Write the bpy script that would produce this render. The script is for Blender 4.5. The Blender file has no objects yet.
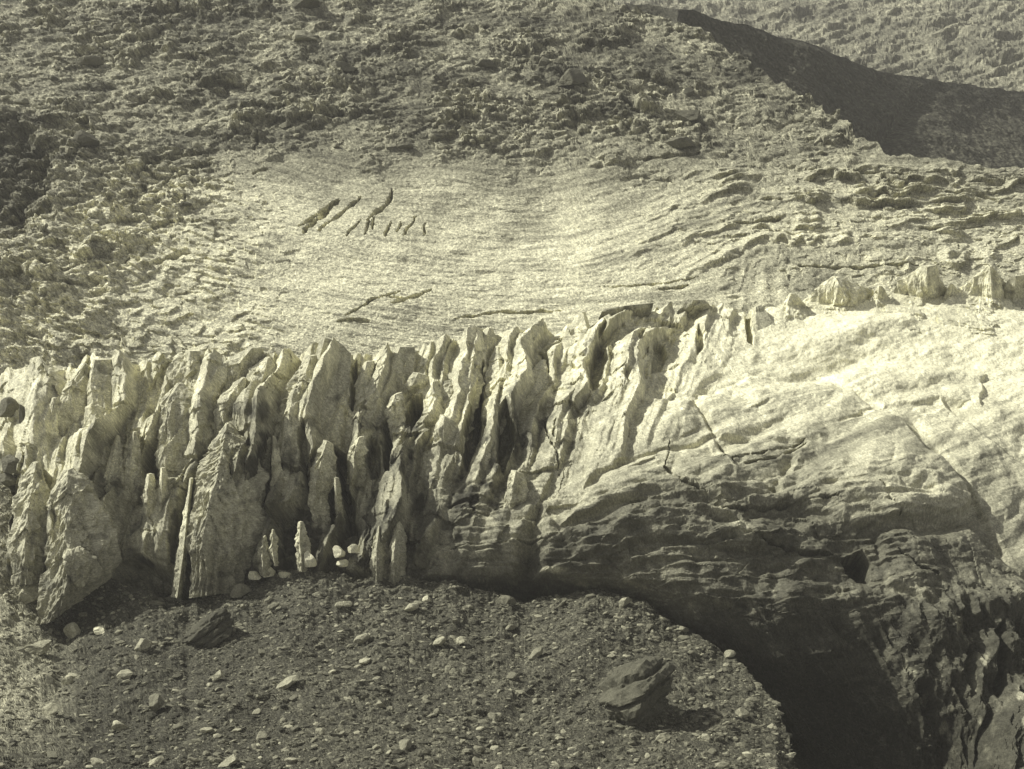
import bpy, bmesh, math
import numpy as np
from mathutils import Vector, Matrix

F = np.float32
S = bpy.context.scene
COL = S.collection
rng = np.random.default_rng(11)

# ------------------------------------------------------------------ camera model (metres; camera at the origin)
FPX = 1407.0
PITCH = math.radians(5.44)
CP, SP = math.cos(PITCH), math.sin(PITCH)

def P(px, row, Y):
    """bearing (px,row) at distance Y along the valley -> world point"""
    px = np.asarray(px, F); row = np.asarray(row, F); Y = np.asarray(Y, F)
    a = (px - 512.0) / FPX; b = (384.5 - row) / FPX
    dy = CP + b * SP; dz = -SP + b * CP
    k = Y / dy
    return np.stack(np.broadcast_arrays(a * k, Y + 0 * a, dz * k), -1).astype(F)

def to_px(p):
    x, y, z = p[..., 0], p[..., 1], p[..., 2]
    d = y * CP - z * SP; u = y * SP + z * CP
    return 512 + FPX * x / d, 384.5 - FPX * u / d

# ------------------------------------------------------------------ noise
_T = np.random.default_rng(5).random(64 ** 3).astype(F) * 2 - 1
def vn(p):
    i = np.floor(p).astype(np.int32); f = (p - i).astype(F)
    f = f * f * (3 - 2 * f); i &= 63; j = (i + 1) & 63
    x0, x1 = i[..., 0] << 12, j[..., 0] << 12
    y0, y1 = i[..., 1] << 6, j[..., 1] << 6
    z0, z1 = i[..., 2], j[..., 2]
    fx, fy, fz = f[..., 0], f[..., 1], f[..., 2]
    def lz(b): 
        u = _T[b | z0]; return u + (_T[b | z1] - u) * fz
    a = lz(x0 | y0); b = lz(x0 | y1); a = a + (b - a) * fy
    c = lz(x1 | y0); d = lz(x1 | y1); c = c + (d - c) * fy
    return a + (c - a) * fx
_R = np.array([[.0, .8, .6], [-.8, .36, -.48], [-.6, -.48, .64]], F)
def fbm(p, oct=4, gain=.5, ridged=False):
    p = np.asarray(p, F); s = 0; a = 1.0; t = 0
    for o in range(oct):
        n = vn(p)
        s = s + a * ((1 - 2 * np.abs(n)) if ridged else n); t += a; a *= gain
        p = (p @ _R.T) * 2.03 + 7.31
    return s / t
def _h(ix, iy, iz, k):
    h = (ix * 73856093) ^ (iy * 19349663) ^ (iz * 83492791) ^ (k * 2654435)
    h = (h ^ (h >> 13)) * 1274126177
    return ((h ^ (h >> 16)) & 0xFFFF).astype(F) / 65535.0
def voro(p):
    """F1, F2, cell hashes, facet height of a 3-D cell pattern"""
    p = np.asarray(p, F); i = np.floor(p).astype(np.int64)
    f1 = np.full(p.shape[:-1], 9, F); f2 = f1.copy()
    r = np.zeros_like(f1); fac = np.zeros_like(f1)
    for dx in (-1, 0, 1):
        for dy in (-1, 0, 1):
            for dz in (-1, 0, 1):
                c = (i[..., 0] + dx, i[..., 1] + dy, i[..., 2] + dz)
                q0 = c[0] + _h(*c, 1) - p[..., 0]; q1 = c[1] + _h(*c, 2) - p[..., 1]; q2 = c[2] + _h(*c, 3) - p[..., 2]
                d = q0 * q0 + q1 * q1 + q2 * q2
                n = d < f1
                f2 = np.where(n, f1, np.minimum(f2, d))
                hr = _h(*c, 4)
                r = np.where(n, hr, r)
                fac = np.where(n, (hr - .5) + q0 * (_h(*c, 5) - .5) * 1.6 + q1 * (_h(*c, 6) - .5) * 1.6 + q2 * (_h(*c, 7) - .5) * 1.6, fac)
                f1 = np.where(n, d, f1)
    return np.sqrt(f1), np.sqrt(f2), r, fac
def pyr(u, v, seed, sharp=1.0):
    """field of faceted pinnacles: sharp arrises, flat faces"""
    i = np.floor(u).astype(np.int64); j = np.floor(v).astype(np.int64); z = np.zeros_like(i); out = np.full(u.shape, -9, F)
    for dx in (-1, 0, 1):
        for dy in (-1, 0, 1):
            c = (i + dx, j + dy, z + seed)
            qx = u - c[0] - _h(*c, 1); qy = v - c[1] - _h(*c, 2); an = (_h(*c, 3) - .5) * 1.1; ca, sa = np.cos(an), np.sin(an)
            a = qx * ca + qy * sa; b = -qx * sa + qy * ca
            sl = .6 + .8 * _h(*c, 4); sr = .6 + .8 * _h(*c, 5)
            h = .9 * _h(*c, 6) - sharp * np.where(a < 0, -a * sl, a * sr) - np.where(b < 0, -b * 1.1, b * .45)
            out = np.maximum(out, h)
    return out
def fins(u, v, seed, cut=.80, tips=0):
    """asymmetric blades: a long face rising to a sharp arris, then a steep drop into the cleft beside it"""
    i = np.floor(u).astype(np.int64); f = (u - i).astype(F); z = np.zeros_like(i)
    c = cut + .14 * (_h(i, z, z + seed, 1) - .5)
    k = np.where(f < c, f / c, (1 - f) / (1 - c))
    am = .45 + .55 * _h(i, z, z + seed, 2) + .75 * vn(np.stack([i * 3.71 + .5, v, z + seed + .3], -1).astype(F))
    if tips:
        gv = v * tips + _h(i, z, z + seed, 7); n = np.floor(gv).astype(np.int64); g = (gv - n).astype(F)
        am = .35 + .8 * _h(i, n, z + seed, 8)
        off = (_h(i, n, z + seed, 9) - .5) * .5
        k = np.maximum(0, k - np.maximum(0, 1 - g / .38) * (.75 + off)) * (1 - .62 * g) * sst(0, .05, g) * 1.35
    return np.maximum(am, .05) * k
def sst(a, b, x):
    t = np.clip((x - a) / (b - a), 0, 1); return t * t * (3 - 2 * t)
def interp(tab, x):
    t = np.array(tab, float); return np.interp(x, t[:, 0], t[:, 1]).astype(F)

# ------------------------------------------------------------------ 2-D shape helpers on the (px,row) surface chart
def seg_dist(px, row, poly):
    d = np.full(px.shape, 1e6, F)
    for (x0, y0), (x1, y1) in zip(poly[:-1], poly[1:]):
        vx, vy = x1 - x0, y1 - y0; L = vx * vx + vy * vy + 1e-9
        t = np.clip(((px - x0) * vx + (row - y0) * vy) / L, 0, 1)
        d = np.minimum(d, np.hypot(px - x0 - t * vx, row - y0 - t * vy))
    return d
def poly_sd(px, row, poly):
    """signed distance (negative inside)"""
    poly = [tuple(q) for q in poly]
    d = seg_dist(px, row, poly + [poly[0]])
    ins = np.zeros(px.shape, bool)
    for (x0, y0), (x1, y1) in zip(poly, poly[1:] + poly[:1]):
        c = (y0 > row) != (y1 > row)
        ins ^= c & (px < (x1 - x0) * (row - y0) / ((y1 - y0) if y1 != y0 else 1e-9) + x0)
    return np.where(ins, -d, d)

def carve(px, row, lines, jx=None):
    """list of (width, depth, polyline) -> depth map in metres"""
    out = np.zeros(px.shape, F)
    for w, dep, poly in lines:
        q = np.array(poly); m = w * 2 + 3
        box = (px > q[:, 0].min() - m) & (px < q[:, 0].max() + m) & (row > q[:, 1].min() - m) & (row < q[:, 1].max() + m)
        if not box.any(): continue
        x = px[box]; y = row[box]
        if jx is not None: x = x + jx[0][box]; y = y + jx[1][box]
        d = seg_dist(x, y, poly)
        ax, ay = q[0]; bx, by = q[-1]; L = math.hypot(bx - ax, by - ay) + 1e-6
        u = np.clip(((x - ax) * (bx - ax) + (y - ay) * (by - ay)) / L ** 2, 0, 1)
        wv = w * (.22 + .95 * np.sqrt(np.clip(4 * u * (1 - u), 0, 1)) * (.65 + .35 * np.sin(u * L * .33 + ax)))
        out[box] = np.maximum(out[box], dep * (1 - sst(.2, 1.0, d / wv)))
    return out

# ------------------------------------------------------------------ materials
TINT = (1.0, .968, .665)
def material(name, noise=(3.0, 12.0), amp=.35, speck=.25, bump=.25, bscale=6.0, rough=.92, tone=None, spec=.15, bdist=.3):
    m = bpy.data.materials.new(name); m.use_nodes = True
    nt = m.node_tree; N = nt.nodes; L = nt.links
    b = N['Principled BSDF']; b.inputs['Roughness'].default_value = rough
    b.inputs['Specular IOR Level'].default_value = spec
    tc = N.new('ShaderNodeTexCoord')
    if tone is None:
        at = N.new('ShaderNodeAttribute'); at.attribute_name = 'tone'; src = at.outputs['Fac']
    else:
        v = N.new('ShaderNodeValue'); v.outputs[0].default_value = tone; src = v.outputs[0]
    def math_(op, a, b_):
        n = N.new('ShaderNodeMath'); n.operation = op
        for k, q in enumerate((a, b_)):
            if isinstance(q, (int, float)): n.inputs[k].default_value = q
            else: L.new(q, n.inputs[k])
        return n.outputs[0]
    def tex(scale, det=4.0, r=.6):
        n = N.new('ShaderNodeTexNoise'); n.inputs['Scale'].default_value = scale
        n.inputs['Detail'].default_value = det; n.inputs['Roughness'].default_value = r
        L.new(tc.outputs['Object'], n.inputs['Vector']); return n.outputs['Fac']
    n1 = tex(1 / noise[0]); n2 = tex(noise[1] / 6, 2.0, .8); n3 = tex(noise[1] / 2.2, 1.0, .7)
    k = math_('ADD', math_('MULTIPLY', math_('SUBTRACT', n1, .5), amp * 2), 1.0)
    k2 = math_('ADD', math_('MULTIPLY', math_('SUBTRACT', n2, .5), speck * 3.2), 1.0)
    k2 = math_('MULTIPLY', k2, math_('ADD', math_('MULTIPLY', math_('SUBTRACT', n3, .5), speck * 3.2), 1.0))
    val = math_('MULTIPLY', math_('MULTIPLY', src, k), k2)
    val = math_('MINIMUM', math_('MAXIMUM', val, .012), .9)
    vm = N.new('ShaderNodeVectorMath'); vm.operation = 'SCALE'
    vm.inputs[0].default_value = TINT; L.new(val, vm.inputs['Scale'])
    L.new(vm.outputs[0], b.inputs['Base Color'])
    if bump:
        bp = N.new('ShaderNodeBump'); bp.inputs['Strength'].default_value = bump; bp.inputs['Distance'].default_value = bdist
        L.new(tex(bscale / 3, 5.0, .65), bp.inputs['Height']); L.new(bp.outputs[0], b.inputs['Normal'])
    return m
M_ICE = material('glacier_ice', (2.5, 13), .22, .34, .6, 6, .75, bdist=.3)
M_HILL = material('mountain_rock', (5, 7), .28, .55, .8, 4, bdist=.5)
M_FAR = material('distant_rock', (14, 3), .35, .6, .8, 1.6, bdist=1.0)
M_MOR = material('moraine_gravel', (1.5, 18), .40, .7, .9, 12, bdist=.25)
M_STONE = material('loose_stone', (.6, 20), .25, .4, .6, 12, bdist=.12)

# ------------------------------------------------------------------ mesh building
def tag(o, label=None, cat=None, group=None, kind=None):
    for k, v in (('label', label), ('category', cat), ('group', group), ('kind', kind)):
        if v: o[k] = v
    return o
def mesh_from(name, co, quads=None, tris=None, tone=None, mat=None, smooth=True, grain=0):
    if np.any(grain): tone = np.clip(np.asarray(tone) * np.exp(grain * rng.normal(size=np.shape(tone))), .03, .88)      # mineral speckle
    me = bpy.data.meshes.new(name)
    co = np.ascontiguousarray(co, F).reshape(-1, 3)
    me.vertices.add(len(co)); me.vertices.foreach_set('co', co.ravel())
    fl = []; 
    if quads is not None and len(quads): fl.append(np.asarray(quads, np.int32).reshape(-1, 4))
    if tris is not None and len(tris): fl.append(np.asarray(tris, np.int32).reshape(-1, 3))
    idx = np.concatenate([q.ravel() for q in fl]); tot = np.concatenate([np.full(len(q), q.shape[1], np.int32) for q in fl])
    st = np.concatenate([[0], np.cumsum(tot)[:-1]]).astype(np.int32)
    me.loops.add(len(idx)); me.loops.foreach_set('vertex_index', idx)
    me.polygons.add(len(tot)); me.polygons.foreach_set('loop_start', st); me.polygons.foreach_set('loop_total', tot)
    me.polygons.foreach_set('use_smooth', np.full(len(tot), smooth))
    if tone is not None:
        at = me.attributes.new('tone', 'FLOAT', 'POINT'); at.data.foreach_set('value', np.ascontiguousarray(tone, F).ravel())
    me.update(calc_edges=True)
    if mat: me.materials.append(mat)
    return me
def link(name, me, loc=(0, 0, 0)):
    o = bpy.data.objects.new(name, me); o.location = loc; COL.objects.link(o); return o
def grid_quads(n, m, wrap=False):
    i = np.arange(n * m).reshape(n, m)
    if wrap: i = np.concatenate([i, i[:, :1]], 1)
    return np.stack([i[:-1, :-1], i[:-1, 1:], i[1:, 1:], i[1:, :-1]], -1).reshape(-1, 4)
def normals(co):
    du = np.gradient(co, axis=1); dv = np.gradient(co, axis=0)
    n = np.cross(dv, du); n /= np.linalg.norm(n, axis=-1, keepdims=True) + 1e-9
    return n

# ================================================================== HILLSIDE
hx = np.arange(-170, 1200, 1.35, dtype=F)
HN = 440
SKY_HILL = [(-200, -60), (560, -60), (590, -14), (625, 4), (660, 18), (700, 32), (735, 54), (755, 72), (790, 96), (830, 116), (858, 130), (882, 142), (892, 150), (930, 160), (1000, 168), (1100, 172), (1300, 180)]
top = interp(SKY_HILL, hx) + fbm(np.stack([hx / 26, hx * 0, hx * 0 + 3], -1), 5, .6) * (7 + 13 * sst(690, 760, hx) * sst(930, 870, hx))
t = np.linspace(0, 1, HN).astype(F)[:, None]
hrow = (top[None] + (420 - top[None]) * t).astype(F)
hpx = np.broadcast_to(hx[None], hrow.shape).astype(F)
def hill_Y(px, row):
    y = interp([(-60, 452), (0, 412), (75, 378), (150, 347), (200, 328), (250, 311), (300, 297), (345, 286), (420, 270)], row)
    y = y - 8 * sst(190, -60, px) * sst(40, 180, row)            # the crags on the left stand forward
    y = y + 7 * np.exp(-((px - 520) / 170) ** 2) * sst(120, 230, row)                       # shallow bowl in the middle
    y = y + 2.5 * np.exp(-((px - 545 - (row - 200) * .2) / 30) ** 2) * sst(150, 200, row) * sst(270, 235, row)
    return y
HY = hill_Y(hpx, hrow)
hco = P(hpx, hrow, HY)
hn = np.array([0, -.90, .43], F)
wob = fbm(hco / 16, 3)
wob2 = fbm(hco / 5 + 11, 3)
# rough rubble: all the upper slope and the left flank
bnd = interp([(-100, 360), (0, 345), (60, 335), (110, 300), (160, 250), (205, 190), (250, 150), (330, 135), (420, 150), (520, 150), (600, 160), (700, 165), (780, 165), (900, 150), (1200, 160)], hpx)
rub = sst(34, -34, hrow - bnd + wob * 45 + wob2 * 18)
rub_soft = rub * (.55 + .45 * sst(.15, -.25, wob2))
AN = np.array([1.45, 1.45, .8], F)
f1, f2, cr, fa = voro(hco / (4.6 * AN) + wob2[..., None] * .5)
g1, g2, gr, ga = voro(hco / (2.1 * AN) + 31 + wob2[..., None] * .6)
k1, k2, kr, ka = voro(hco / (.95 * AN) + 77)
def lump(d1, d2, r): return np.sqrt(np.maximum(0, 1 - (d1 / .72) ** 2)) * sst(.25, 1, r) * sst(0, .16, d2 - d1)
flow = hrow + 3 * wob - np.where(hpx < 540, -.0005 * (540 - hpx) ** 2, -.30 * np.clip(hpx - 570, 0, 190) * sst(330, 230, hrow) - .03 * np.maximum(hpx - 760, 0))
dens = .35 + .65 * sst(-.25, .3, fbm(hco / 11 + 71, 3))
D = rub * (1.3 * wob + .5 * wob2 + dens * (1.7 * lump(f1, f2, sst(.45, .9, cr)) + .95 * lump(g1, g2, gr) + .45 * lump(k1, k2, kr) + .8 * fa * sst(.5, 1, cr) + .5 * ga + .18 * ka) + .5 * fbm(hco / np.array([2.2, 2.2, 1.1], F) + 15, 4))
cliff = sst(230, 40, hpx) * sst(90, 150, hrow)
D += cliff * (1.6 * fbm(hco / np.array([8, 8, 9], F) + 5, 5, .55, True) + .9 * fa)
# polished slab: faint undulation and striae that follow the flow of the old ice
pol = 1 - rub
fl = np.stack([hpx / 60, flow / 7, hpx * 0 + 2.5], -1)
D += pol * (1.0 * wob + .22 * wob2 + .28 * fbm(fl, 4) + .06 * ga)
fine = np.stack([hpx / 16, flow / 2.4, hpx * 0 + 8.5], -1)
D += pol * .22 * fbm(fine, 3)
# ledges: stepped strata on the right
led = sst(560, 860, hpx + 90 * wob) * sst(160, 178, hrow) * (1 - .55 * sst(262, 300, hrow))
q = flow / 11 + 1.0 * vn(np.stack([hpx / 9, flow / 60, hpx * 0 + 3], -1)) * .35 + .9 * fbm(np.stack([hpx / 70, flow / 30, hpx * 0], -1), 3) + .35 * wob2
saw = q - np.floor(q)
stepw = .08 + .92 * sst(-.15, .4, fbm(np.stack([hpx / 28, np.floor(q) * 3.7, hpx * 0 + 9], -1), 2))
D += led * (1.35 * stepw * (sst(0, .82, saw) - sst(.84, .96, saw)) + .28 * ga + .3 * fa * stepw + .12 * ka)
q2 = flow / 5.1 + .7 * wob + .3 * fbm(np.stack([hpx / 25, flow / 9, hpx * 0 + 5], -1), 2)
s2 = q2 - np.floor(q2)
D += led * .55 * stepw * (sst(0, .75, s2) - sst(.77, .97, s2))
# left lower strata and undercuts
lowl = sst(330, 180, hpx) * sst(150, 200, hrow)
q3 = flow / 9 + .8 * wob2 + .6 * wob; s3 = q3 - np.floor(q3)
D += lowl * (.55 * sst(-.1, .3, wob) * (sst(0, .8, s3) - sst(.82, .98, s3)) + .5 * ga)
jx = (wob2 * 3 + 1.6 * fbm(hco / 1.5, 2), 2 * wob2[::-1] * 0 + 2 * fbm(hco / 2 + 50, 2))
CR = [(4.4, 3.4, [(340, 198), (322, 217), (303, 234)]), (3.4, 2.6, [(332, 204), (312, 220), (297, 229)]), (3.2, 2.4, [(362, 196), (340, 215), (320, 232)]),
      (4.0, 3.2, [(394, 188), (385, 205), (367, 223)]), (2.4, 2.0, [(362, 221), (352, 232), (346, 240)]), (2.2, 1.8, [(371, 222), (364, 238)]),
      (2.2, 1.6, [(376, 219), (372, 231)]), (2.6, 2.0, [(393, 222), (387, 233), (386, 238)]), (2.2, 1.6, [(417, 216), (410, 228), (405, 236)]), (1.8, 1.3, [(427, 224), (424, 236)]),
      (2.0, 1.5, [(402, 222), (399, 233)]),
      (3.0, 2.6, [(430, 289), (415, 298), (390, 305)]), (2.6, 2.0, [(400, 291), (372, 301), (345, 316)]), (3.4, 2.6, [(338, 322), (350, 320), (368, 322)]), (2.0, 1.4, [(380, 296), (410, 300)]),
      (2.5, 1.8, [(455, 318), (500, 312), (560, 310)]), (2.0, 1.2, [(600, 288), (650, 285), (700, 276)]),
      (4.0, 3.2, [(205, 152), (180, 156), (152, 163)]), (3.4, 2.8, [(212, 163), (196, 166), (178, 170)]), (3.0, 2.4, [(182, 152), (150, 160), (130, 166)]),
      (3.4, 3.0, [(259, 131), (256, 142), (252, 150)]), (2.6, 2.2, [(270, 168), (252, 173)]), (2.4, 2.0, [(188, 204), (184, 206)]),
      (3.4, 3.0, [(150, 268), (166, 258), (190, 253)]), (3.0, 2.6, [(138, 262), (146, 248), (160, 238)]), (2.6, 2.0, [(118, 270), (130, 258)]),
      (3.4, 3.0, [(150, 100), (128, 106)]), (3.6, 3.2, [(790, 196), (806, 198)]), (3.4, 3.0, [(735, 224), (765, 221), (782, 218)]), (3.2, 2.8, [(760, 199), (782, 201)]),
      (2.8, 2.2, [(800, 266), (860, 267), (920, 264)]), (3.6, 3.0, [(945, 192), (970, 194), (1000, 198)]), (3.0, 2.6, [(920, 228), (950, 230), (985, 226)]),
      (2.6, 2.2, [(690, 285), (660, 290)]), (3.0, 2.4, [(640, 160), (700, 155)]), (3, 2.2, [(900, 176), (860, 172), (830, 175)]), (2.5, 2, [(870, 205), (900, 209), (930, 208)]),
      (4, 3, [(620, 100), (640, 112), (655, 118)]), (5, 3.5, [(560, 83), (578, 90)])]
cv = carve(hpx, hrow, [(w_ * .68, d_, p_) for w_, d_, p_ in CR], jx)
D -= cv * (.55 + .5 * wob2)
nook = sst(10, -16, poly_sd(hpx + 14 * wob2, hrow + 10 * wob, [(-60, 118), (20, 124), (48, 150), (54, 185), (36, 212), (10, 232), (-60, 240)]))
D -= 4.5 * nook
hco = hco + hn * (1.45 * D)[..., None]
hco[..., 0] += rub * .5 * vn(hco / 2.2 + 90)
# rock colour: pale ice-polished slab low down, browner block litter with turf above
pale = sst(135, 215, hrow + wob * 22) * (1 - .75 * sst(150, 20, hpx) * sst(330, 250, hrow)) 
tone = .225 + .22 * pale
tone += .17 * sst(150, 260, hrow) * sst(120, 260, hpx) * sst(760, 500, hpx)
tone *= 1 + .30 * fbm(fl * 1.7 + 4, 4) * pol + .35 * fbm(np.stack([hpx / 170, flow / 22, hpx * 0 + 1.5], -1), 4) * pol - .30 * sst(.05, .3, fbm(np.stack([hpx / 90, flow / 3.2, hpx * 0 + 12.5], -1), 3)) * pol + .7 * (gr - .5) * rub * dens + .6 * (kr - .5) * rub + .5 * fbm(hco / np.array([3, 3, 1.6], F) + 5, 4) * rub
turf = sst(.05, .32, fbm(hco / np.array([13, 13, 9], F) + 21, 4)) * sst(190, 120, hrow)
tone *= 1 - .45 * turf
tone *= 1 - .55 * nook  # shadow of the recess painted into the rock colour
scrub = sst(.0, .3, fbm(hco / np.array([24, 24, 12], F) + 41, 4)) * sst(175, 130, hrow) * sst(380, 640, hpx)
tone *= 1 - .35 * scrub
path = carve(hpx, hrow, [(1.6, 1, [(238, 185), (226, 205), (219, 225), (221, 243), (232, 258), (242, 268)]), (1.6, .8, [(366, 62), (385, 80), (402, 100), (410, 112)]), (1.4, .6, [(530, 150), (540, 190), (546, 215)]), (1.4, .6, [(300, 170), (280, 178), (262, 192)])], (wob2 * 5, wob * 4))
tone *= 1 + .45 * path
tone *= 1 + .22 * sst(230, 90, hpx) * sst(190, 240, hrow)
tone = np.clip(tone, .05, .62)
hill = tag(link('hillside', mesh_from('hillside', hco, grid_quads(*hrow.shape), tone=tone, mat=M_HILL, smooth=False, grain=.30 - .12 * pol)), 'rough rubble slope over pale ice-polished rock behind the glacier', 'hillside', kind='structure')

# ================================================================== SHADED SPUR and FAR MOUNTAIN
def curtain(x0, x1, dx, crest, bottom, n, Yf, back=40):
    xs = np.arange(x0, x1, dx, dtype=F); c = crest(xs)
    t = np.linspace(0, 1, n).astype(F)[:, None]
    r = c[None] + (bottom - c[None]) * t
    px = np.broadcast_to(xs[None], r.shape).astype(F)
    return px, r.astype(F), Yf(px, r).astype(F)
CREST = [(610, 6), (640, 4), (690, 10), (722, 20), (745, 25), (780, 37), (805, 41), (830, 52), (852, 61), (875, 70), (905, 76), (945, 81), (985, 87), (1024, 93), (1100, 108), (1220, 120)]
spx, srow, SY = curtain(625, 1230, 1.5, lambda x: interp(CREST, x) + 2.0 * fbm(np.stack([x / 9, x * 0, x * 0 + 4], -1), 4), 200, 130,
    lambda px, r: np.maximum(hill_Y(px, r) + 14 + 20 * sst(720, 660, px), 446 + .36 * (px - 700) - .62 * np.maximum(r - interp(CREST, px), 0) - 15 * sst(100, 175, r) * sst(840, 1040, px)))
sco = P(spx, srow, SY)
sf = voro(sco / 6)[3]; sg = voro(sco / 2.4)[3]
sn = np.array([.5, -.65, .5], F)
sd = 2.4 * fbm(sco / 13, 4) + .35 * sf + .22 * sg + .6 * fbm(sco / np.array([3, 3, 12], F), 3, .5, True)
sd -= 14 * np.exp(-((spx - 885 + (srow - 140) * .9) / 14) ** 2) * sst(70, 130, srow) * .3
sd *= sst(0, 10, srow - interp(CREST, spx)) * .9 + .1
sco = sco + sn * sd[..., None]
stone_ = .055 + .03 * sst(90, 160, srow) * sst(820, 980, spx) + .02 * fbm(sco / 6, 3)  # low tone paints the spur's shade into its rock colour
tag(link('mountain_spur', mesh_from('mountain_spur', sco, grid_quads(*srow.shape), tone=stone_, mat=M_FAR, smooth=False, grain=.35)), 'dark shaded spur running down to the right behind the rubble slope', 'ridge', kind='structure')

fpx, frow, FY = curtain(520, 1250, 1.5, lambda x: x * 0 - 70, 135, 150, lambda px, r: 900 - 1.9 * r - .12 * (px - 560))
fco = P(fpx, frow, FY)
ff = voro(fco / 16)[3]; fg = voro(fco / 6.5)[3]
sl = fpx * .35 + frow
D = 10 * fbm(fco / 60, 4) + 1.6 * ff + 1.1 * fg + 5 * fbm(fco / np.array([12, 12, 7], F), 5) + 4 * fbm(np.stack([fpx / 30, sl / 9, fpx * 0], -1), 4, .55, True)
fco = fco + np.array([0, -.9, .43], F) * D[..., None]
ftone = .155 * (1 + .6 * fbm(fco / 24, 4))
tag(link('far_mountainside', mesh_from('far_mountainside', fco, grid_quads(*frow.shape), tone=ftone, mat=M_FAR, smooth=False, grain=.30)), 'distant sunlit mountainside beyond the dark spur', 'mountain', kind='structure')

# ================================================================== GLACIER
GCREST = [(-80, 378), (0, 372), (40, 364), (100, 361), (180, 357), (240, 356), (320, 352), (380, 354), (430, 347), (480, 339), (540, 332), (575, 322), (600, 322), (640, 316), (700, 312), (740, 308), (775, 309), (810, 300), (850, 297), (900, 294), (950, 292), (1000, 291), (1040, 290), (1200, 292)]
COLS = {
 -80: [(.0, 262), (410, 252), (500, 244), (600, 236), (830, 226)],
 0:   [(.0, 236), (410, 226), (480, 216), (560, 209), (620, 204), (830, 198)],
 40:  [(.0, 229), (410, 217), (480, 207), (560, 199), (620, 197), (830, 196)],
 120: [(.0, 226), (420, 215), (480, 207), (555, 201), (600, 202), (830, 205)],
 230: [(.0, 225), (420, 214), (480, 206), (560, 199), (600, 199), (830, 203)],
 340: [(.0, 225), (430, 213), (490, 206), (560, 199), (600, 200), (830, 205)],
 440: [(.0, 231), (400, 218), (470, 206), (540, 198), (580, 196), (610, 202), (830, 214)],
 540: [(.0, 243), (400, 220), (470, 205), (540, 194), (575, 193), (610, 202), (830, 216)],
 620: [(.0, 253), (400, 221), (460, 205), (500, 196), (560, 189), (585, 189), (620, 199), (700, 212), (830, 222)],
 700: [(.0, 260), (400, 224), (460, 205), (500, 195), (540, 187), (600, 183), (630, 186), (680, 197), (830, 222)],
 780: [(.0, 265), (400, 228), (460, 207), (500, 195), (530, 187), (600, 179), (660, 178), (720, 184), (769, 191), (830, 197)],
 860: [(.0, 269), (400, 231), (460, 209), (500, 198), (530, 189), (600, 177), (680, 177), (769, 182), (830, 188)],
 940: [(.0, 271), (400, 233), (460, 211), (510, 198), (545, 188), (620, 175), (700, 173), (769, 174), (830, 176)],
 1024: [(.0, 272), (400, 234), (460, 213), (520, 199), (580, 187), (610, 179), (680, 167), (769, 153), (830, 147)],
 1200: [(.0, 276), (400, 238), (460, 218), (540, 202), (610, 188), (700, 168), (830, 145)]}
gx = np.arange(-80, 1190, 1.08, dtype=F)
_u = gx / 56
crest = interp(GCREST, gx) - (7 * fins(_u + .12 * np.sin(gx / 41), gx * 0 + 6.4, 3) + 4 * fins(gx / 16.5, gx * 0 + 10, 5, .72) - 6) * sst(830, 700, gx) - (6.5 * fins(gx / 31 + .3 * np.sin(gx / 47), gx * 0 + 3.3, 31, .6) - 3) * sst(760, 800, gx) + 2.0 * fbm(np.stack([gx / 14, gx * 0, gx * 0 + 1], -1), 4)
_rows = np.linspace(0, 1, 480)
def g_table():
    ks = sorted(COLS); R = np.linspace(250, 840, 300); tab = []
    for k in ks:
        c = float(interp(GCREST, k)); pts = [(c if r == 0 else r, y) for r, y in COLS[k]]
        s = (pts[1][1] - pts[0][1]) / (pts[1][0] - pts[0][0])
        pts = [(250, pts[0][1] + s * (250 - c))] + pts
        tab.append(np.interp(R, [a for a, _ in pts], [b for _, b in pts]))
    tab = np.array(tab)
    xs = np.linspace(-80, 1200, 321)
    T2 = np.array([np.interp(xs, ks, tab[:, j]) for j in range(len(R))]).T
    ker = np.exp(-np.linspace(-2, 2, 15) ** 2); ker /= ker.sum()          # soften the creases between stations
    pad = np.pad(T2, ((7, 7), (7, 7)), 'edge')
    pad = np.apply_along_axis(lambda v: np.convolve(v, ker, 'valid'), 0, pad)
    k2 = np.exp(-np.linspace(-2, 2, 5) ** 2); k2 /= k2.sum()
    pad = pad[:, 5:-5]
    pad = np.apply_along_axis(lambda v: np.convolve(v, k2, 'valid'), 1, pad)
    return xs, R, pad
GXS, GR, GT = g_table()
def glacier_Y(px, row):
    u = np.clip((np.asarray(px, float) - GXS[0]) / (GXS[1] - GXS[0]), 0, len(GXS) - 1.001)
    v = np.clip((np.asarray(row, float) - GR[0]) / (GR[1] - GR[0]), 0, len(GR) - 1.001)
    i = u.astype(int); j = v.astype(int); fu = u - i; fv = v - j; j1 = np.minimum(j + 1, GT.shape[1] - 1); j = np.minimum(j, GT.shape[1] - 1)
    return ((GT[i, j] * (1 - fu) + GT[i + 1, j] * fu) * (1 - fv) + (GT[i, j1] * (1 - fu) + GT[i + 1, j1] * fu) * fv).astype(F)

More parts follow.
